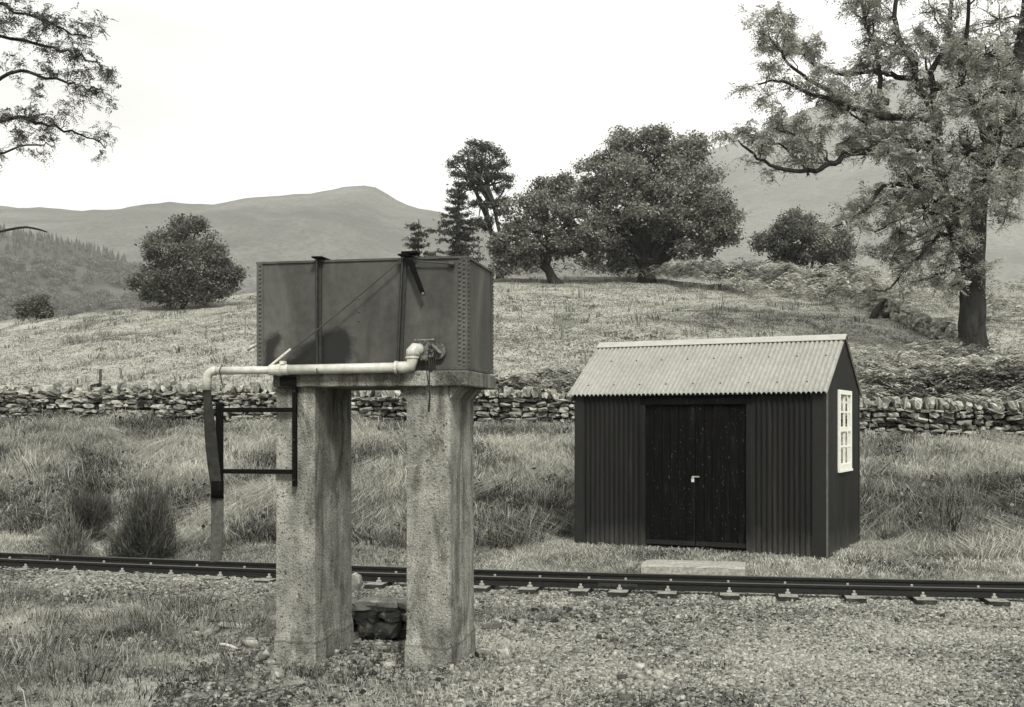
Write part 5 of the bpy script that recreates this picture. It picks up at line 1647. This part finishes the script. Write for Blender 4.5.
    for i, (py, x0, x1, dp) in enumerate(fine):
        a0, a1 = at_front(x0, bp), at_front(x1, bp); c = (a0 + a1) / 2; w = (a0 - a1) / 2
        for k in range(n):
            t = 2 * math.pi * k / n
            cr = 1 + .10 * math.sin(3 * t + i * .35)
            vs.append(TK(c + w * math.cos(t), bp + w * dp * math.sin(t) * cr, hz(py)))
    fs = [(i * n + k, i * n + (k + 1) % n, (i + 1) * n + (k + 1) % n, (i + 1) * n + k) for i in range(len(fine) - 1) for k in range(n)]
    mb.add(vs, fs)
    mb.build('canvas_bag', M['canvas'], hs, smooth=True)
    cu = MB(); c = at_front(217.3, bp); w = .058
    ring = lambda z, ww, c: [TK(c + ww * math.cos(2 * math.pi * k / n), bp + ww * .6 * math.sin(2 * math.pi * k / n), z) for k in range(n)]
    cu.add(ring(hz(480), w, c - .0) + ring(hz(488), w * 1.03, c) + ring(hz(497), w * .98, c), [(i * n + k, i * n + (k + 1) % n, (i + 1) * n + (k + 1) % n, (i + 1) * n + k) for i in range(2) for k in range(n)] + [tuple(range(2 * n, 3 * n))])
    cu.build('cuff', M['iron'], hs, smooth=True)
    rg = MB(); vs = []; m = 16
    for i in range(m + 1):
        t = i / m; py = 495 + 63 * t
        x0 = 210.3 + .4 * t; x1 = 223 - .3 * t
        for k in range(7):
            q = k / 6
            a = at_front(x0 + (x1 - x0) * q, bp)
            vs.append(TK(a, bp + .012 * math.sin(q * 7 + t * 4) - .006 * t, hz(py + (2.0 * (1 - q) if i == m else 0))))
    nv = len(vs)
    vs += [v + EB * .006 for v in vs]
    fs = []
    for i in range(m):
        for k in range(6):
            f = (i * 7 + k, i * 7 + k + 1, (i + 1) * 7 + k + 1, (i + 1) * 7 + k)
            fs.append(f); fs.append(tuple(nv + j for j in reversed(f)))
    rg.add(vs, fs)
    rg.build('hose_tail', M['rag'], hs, smooth=True)


def build_small():
    rnd = random.Random(60)
    # stone drain between the piers
    c = Vector((CULV[0], 12.85, -0.1))
    root = thing('stone_drain', 'low stone lined drain mouth between the two piers', 'drain', c)
    mb = MB()
    for k in range(7):
        x = c.x - .69 + k * .23
        mb.rock((x, 12.72 + rnd.uniform(-.03, .03), -.085 + rnd.uniform(-.01, .01)), (.27, .42, .10), rnd.uniform(-.1, .1), rnd.uniform(-.06, .06), .14, rnd.uniform(.3, .7), rnd)
    mb.build('lintel', M['wallstone'], root, tone=True)
    mb = MB()
    for sx in (-.68, .6):
        mb = MB()
        for k in range(8):
            mb.rock((c.x + sx + rnd.uniform(-.04, .04), 12.0 + .1 * k + rnd.uniform(-.05, .05), -.42 + .11 * (k % 4)), (.22, .3, .14), rnd.uniform(-.3, .3), 0, .2, rnd.uniform(.1, .5), rnd)
        mb.build('side_wall', M['wallstone'], root, tone=True)
    mb = MB(); mb.fbox(lambda a, b, z: Vector((a, b, z)), c.x - .75, c.x + .7, 13.0, 13.05, -.6, -.14)
    mb.build('back_wall', M['walldark'], root)
    mb = MB()
    for k in range(46):
        mb.rock((c.x + rnd.uniform(-.65, .6), rnd.uniform(12.6, 12.98), -.5 + .36 * rnd.random()), (rnd.uniform(.14, .3), .2, rnd.uniform(.08, .16)), rnd.uniform(-.5, .5), rnd.uniform(-.3, .3), .22, rnd.uniform(0, .35), rnd)
    mb.build('rubble', M['wallstone'], root, tone=True)
    # loose stones, each with its own look
    rows = [(236, 626, .30, .05, .17, .95, 'flat pale slab lying in the grass left of the left pier'),
            (355, 585, .16, .26, .14, .55, 'upright rough stone against the back of the left pier'),
            (483, 655, .12, .09, .14, .35, 'dark angular stone at the foot of the right pier'),
            (463, 650, .16, .06, .12, .12, 'flat dark stone tight against the right pier base'),
            (481, 655.5, .11, .1, .10, .6, ''),
            (503, 656, .10, .11, .10, .9, 'pale pointed stone right of the right pier base'),
            (446, 668, .14, .06, .1, .9, 'whitish stone in front of the right pier foot'),
            (492, 627, .2, .07, .15, .2, 'broad flat stone behind the cluster by the right pier'),
            (333, 634, .0, 0, 0, 0, ''),
            (388, 665, .13, .05, .1, .8, 'pale flat stone on the ground between the piers'),
            (432, 521, .0, 0, 0, 0, ''),
            (890, 535, .25, .14, .2, .15, 'dark lump of stone in the grass right of the shed'),
            (866, 518, .3, .1, .2, .9, 'pale stone by the back corner of the shed gable')]
    for px, py, w, h, dpt, tone, lab in rows:
        if not lab: continue
        Y = 10.0
        for _ in range(40):
            X = (px - CX) / F * Y
            g = float(gz(X, Y))
            Y = Y * .5 + .5 * min(40, max(5, (CAMZ - g - h * .3) * F / max(20, (py - HY))))
        X = (px - CX) / F * Y; g = float(gz(X, Y))
        mb = MB(); mb.rock((X, Y, g + h * .38), (w, dpt, h), rnd.uniform(-.4, .4), rnd.uniform(-.15, .15), .2, tone, rnd)
        o = mb.build('loose_stone', M['wallstone'], None, tone=True, origin=(X, Y, g), bevel=.006)
        tag(o, lab, 'stone', 'loose stones lying about')
    # curved strip of pale plastic in the grass
    Y = 10.6; p0 = pt(229, 645, Y); g = lambda x, y: float(gz(x, y)) + .03
    mb = MB()
    pts = []
    for k in range(9):
        t = k / 8; x = p0.x - .12 + .22 * t; y = Y + .10 - .16 * t - .06 * math.sin(t * 3.1)
        pts.append(Vector((x, y, g(x, y) + .03 * math.sin(t * 3.14))))
    mb.tube(pts, [.008] + [.016] * 7 + [.006], 6)
    o = mb.build('plastic_strip', M['plastic'], None, smooth=True, origin=pts[0])
    tag(o, 'curved scrap of white plastic in the grass left of the left pier', 'litter')


# ------------------------------------------------------------------ light, air, camera
def build_light():
    w = bpy.data.worlds.new('World'); scene.world = w; w.use_nodes = True
    nt = w.node_tree; bg = nt.nodes['Background']
    sky = nt.nodes.new('ShaderNodeTexSky'); sky.sky_type = 'NISHITA'; sky.sun_disc = False
    EL, AZ = 46, 166     # sun high behind the camera, through thin cloud
    sky.sun_elevation = math.radians(EL); sky.sun_rotation = math.radians(AZ)
    sky.dust_density = 4.0
    bw = nt.nodes.new('ShaderNodeRGBToBW'); nt.links.new(sky.outputs[0], bw.inputs[0])
    mx = nt.nodes.new('ShaderNodeMix'); mx.data_type = 'RGBA'
    # a layer of bright cloud over most of the sky, faintly uneven
    tc = nt.nodes.new('ShaderNodeTexCoord'); mp = nt.nodes.new('ShaderNodeMapping'); mp.inputs['Scale'].default_value = (1, 1, 3)
    nz = nt.nodes.new('ShaderNodeTexNoise'); nz.inputs['Scale'].default_value = 2.2; nz.inputs['Detail'].default_value = 6
    nt.links.new(tc.outputs['Generated'], mp.inputs['Vector']); nt.links.new(mp.outputs['Vector'], nz.inputs['Vector'])
    rp = nt.nodes.new('ShaderNodeValToRGB'); rp.color_ramp.elements[0].position = .3; rp.color_ramp.elements[1].position = .7
    CL = 8.5
    rp.color_ramp.elements[0].color = (.55, .55, .545, 1); rp.color_ramp.elements[1].color = (1.12, 1.12, 1.11, 1)
    nt.links.new(nz.outputs['Fac'], rp.inputs['Fac'])
    sc = nt.nodes.new('ShaderNodeMix'); sc.data_type = 'RGBA'; sc.blend_type = 'MULTIPLY'; sc.inputs[0].default_value = 1.0
    nt.links.new(rp.outputs['Color'], sc.inputs[6]); sc.inputs[7].default_value = (CL, CL, CL * .99, 1)
    mx.inputs[0].default_value = .85
    sp = nt.nodes.new('ShaderNodeSeparateXYZ'); nt.links.new(tc.outputs['Generated'], sp.inputs[0])
    ma = nt.nodes.new('ShaderNodeMath'); ma.operation = 'MULTIPLY_ADD'; ma.use_clamp = False
    mxz = nt.nodes.new('ShaderNodeMath'); mxz.operation = 'MAXIMUM'; mxz.inputs[1].default_value = 0.0
    nt.links.new(sp.outputs[2], mxz.inputs[0]); nt.links.new(mxz.outputs[0], ma.inputs[0])
    ma.inputs[1].default_value = .6; ma.inputs[2].default_value = .40
    dome = nt.nodes.new('ShaderNodeMix'); dome.data_type = 'RGBA'; dome.blend_type = 'MULTIPLY'; dome.inputs[0].default_value = 1.0
    nt.links.new(sc.outputs[2], dome.inputs[6]); nt.links.new(ma.outputs[0], dome.inputs[7])
    nt.links.new(bw.outputs[0], mx.inputs[6]); nt.links.new(dome.outputs[2], mx.inputs[7])
    nt.links.new(mx.outputs[2], bg.inputs['Color'])
    bg.inputs['Strength'].default_value = .108
    sd = bpy.data.lights.new('Sun', 'SUN'); sd.energy = 2.2; sd.angle = math.radians(11); sd.color = (1, .98, .94)
    so = bpy.data.objects.new('sun', sd); link(so)
    # the direction to the sun, x right, y ahead
    az, el = math.radians(AZ), math.radians(EL)
    dv = Vector((math.sin(az) * math.cos(el), math.cos(az) * math.cos(el), math.sin(el)))
    so.rotation_euler = dv.to_track_quat('Z', 'Y').to_euler(); so.location = (-20, -30, 60)


def build_haze(density):
    mb = MB(); mb.fbox(lambda a, b, z: Vector((a, b, z)), -4200, 4200, -600, 3600, -75, 760)
    m = NT('haze'); m.n.remove(m.b)
    v = m.node('ShaderNodeVolumePrincipled')
    v.inputs['Color'].default_value = (.97, .97, .93, 1); v.inputs['Density'].default_value = density; v.inputs['Anisotropy'].default_value = .2
    m.l.new(v.outputs[0], m.out.inputs['Volume'])
    o = mb.build('haze', m.m)
    tag(o, 'pale air haze softening the far hills', 'haze', kind='stuff')


def build_camera():
    cd = bpy.data.cameras.new('Camera'); cd.sensor_width = 36; cd.lens = 36 * F / 1024
    cd.shift_y = (HY - 353.5) / 1024; cd.clip_end = 9000; cd.clip_start = .1
    co = bpy.data.objects.new('camera', cd); co.location = (0, 0, CAMZ); co.rotation_euler = (math.pi / 2, 0, 0)
    link(co); scene.camera = co
    scene.view_settings.view_transform = 'Standard'; scene.view_settings.look = 'None'
    scene.view_settings.exposure = 1.38; scene.view_settings.gamma = 1.0; scene.view_settings.use_curve_mapping = False
    scene.cycles.use_denoising = True
    scene.cycles.max_bounces = 6; scene.cycles.diffuse_bounces = 3; scene.cycles.transmission_bounces = 4; scene.cycles.volume_bounces = 1
    scene.cycles.caustics_reflective = False; scene.cycles.caustics_refractive = False


build_ground()
build_far()
build_trees()
build_near_trees()
build_walls()
build_track()
build_gravel()
build_grass()
build_bracken()
build_bushes()
build_shed()
build_tower()
build_small()
build_light()
build_haze(0.00022)
build_camera()
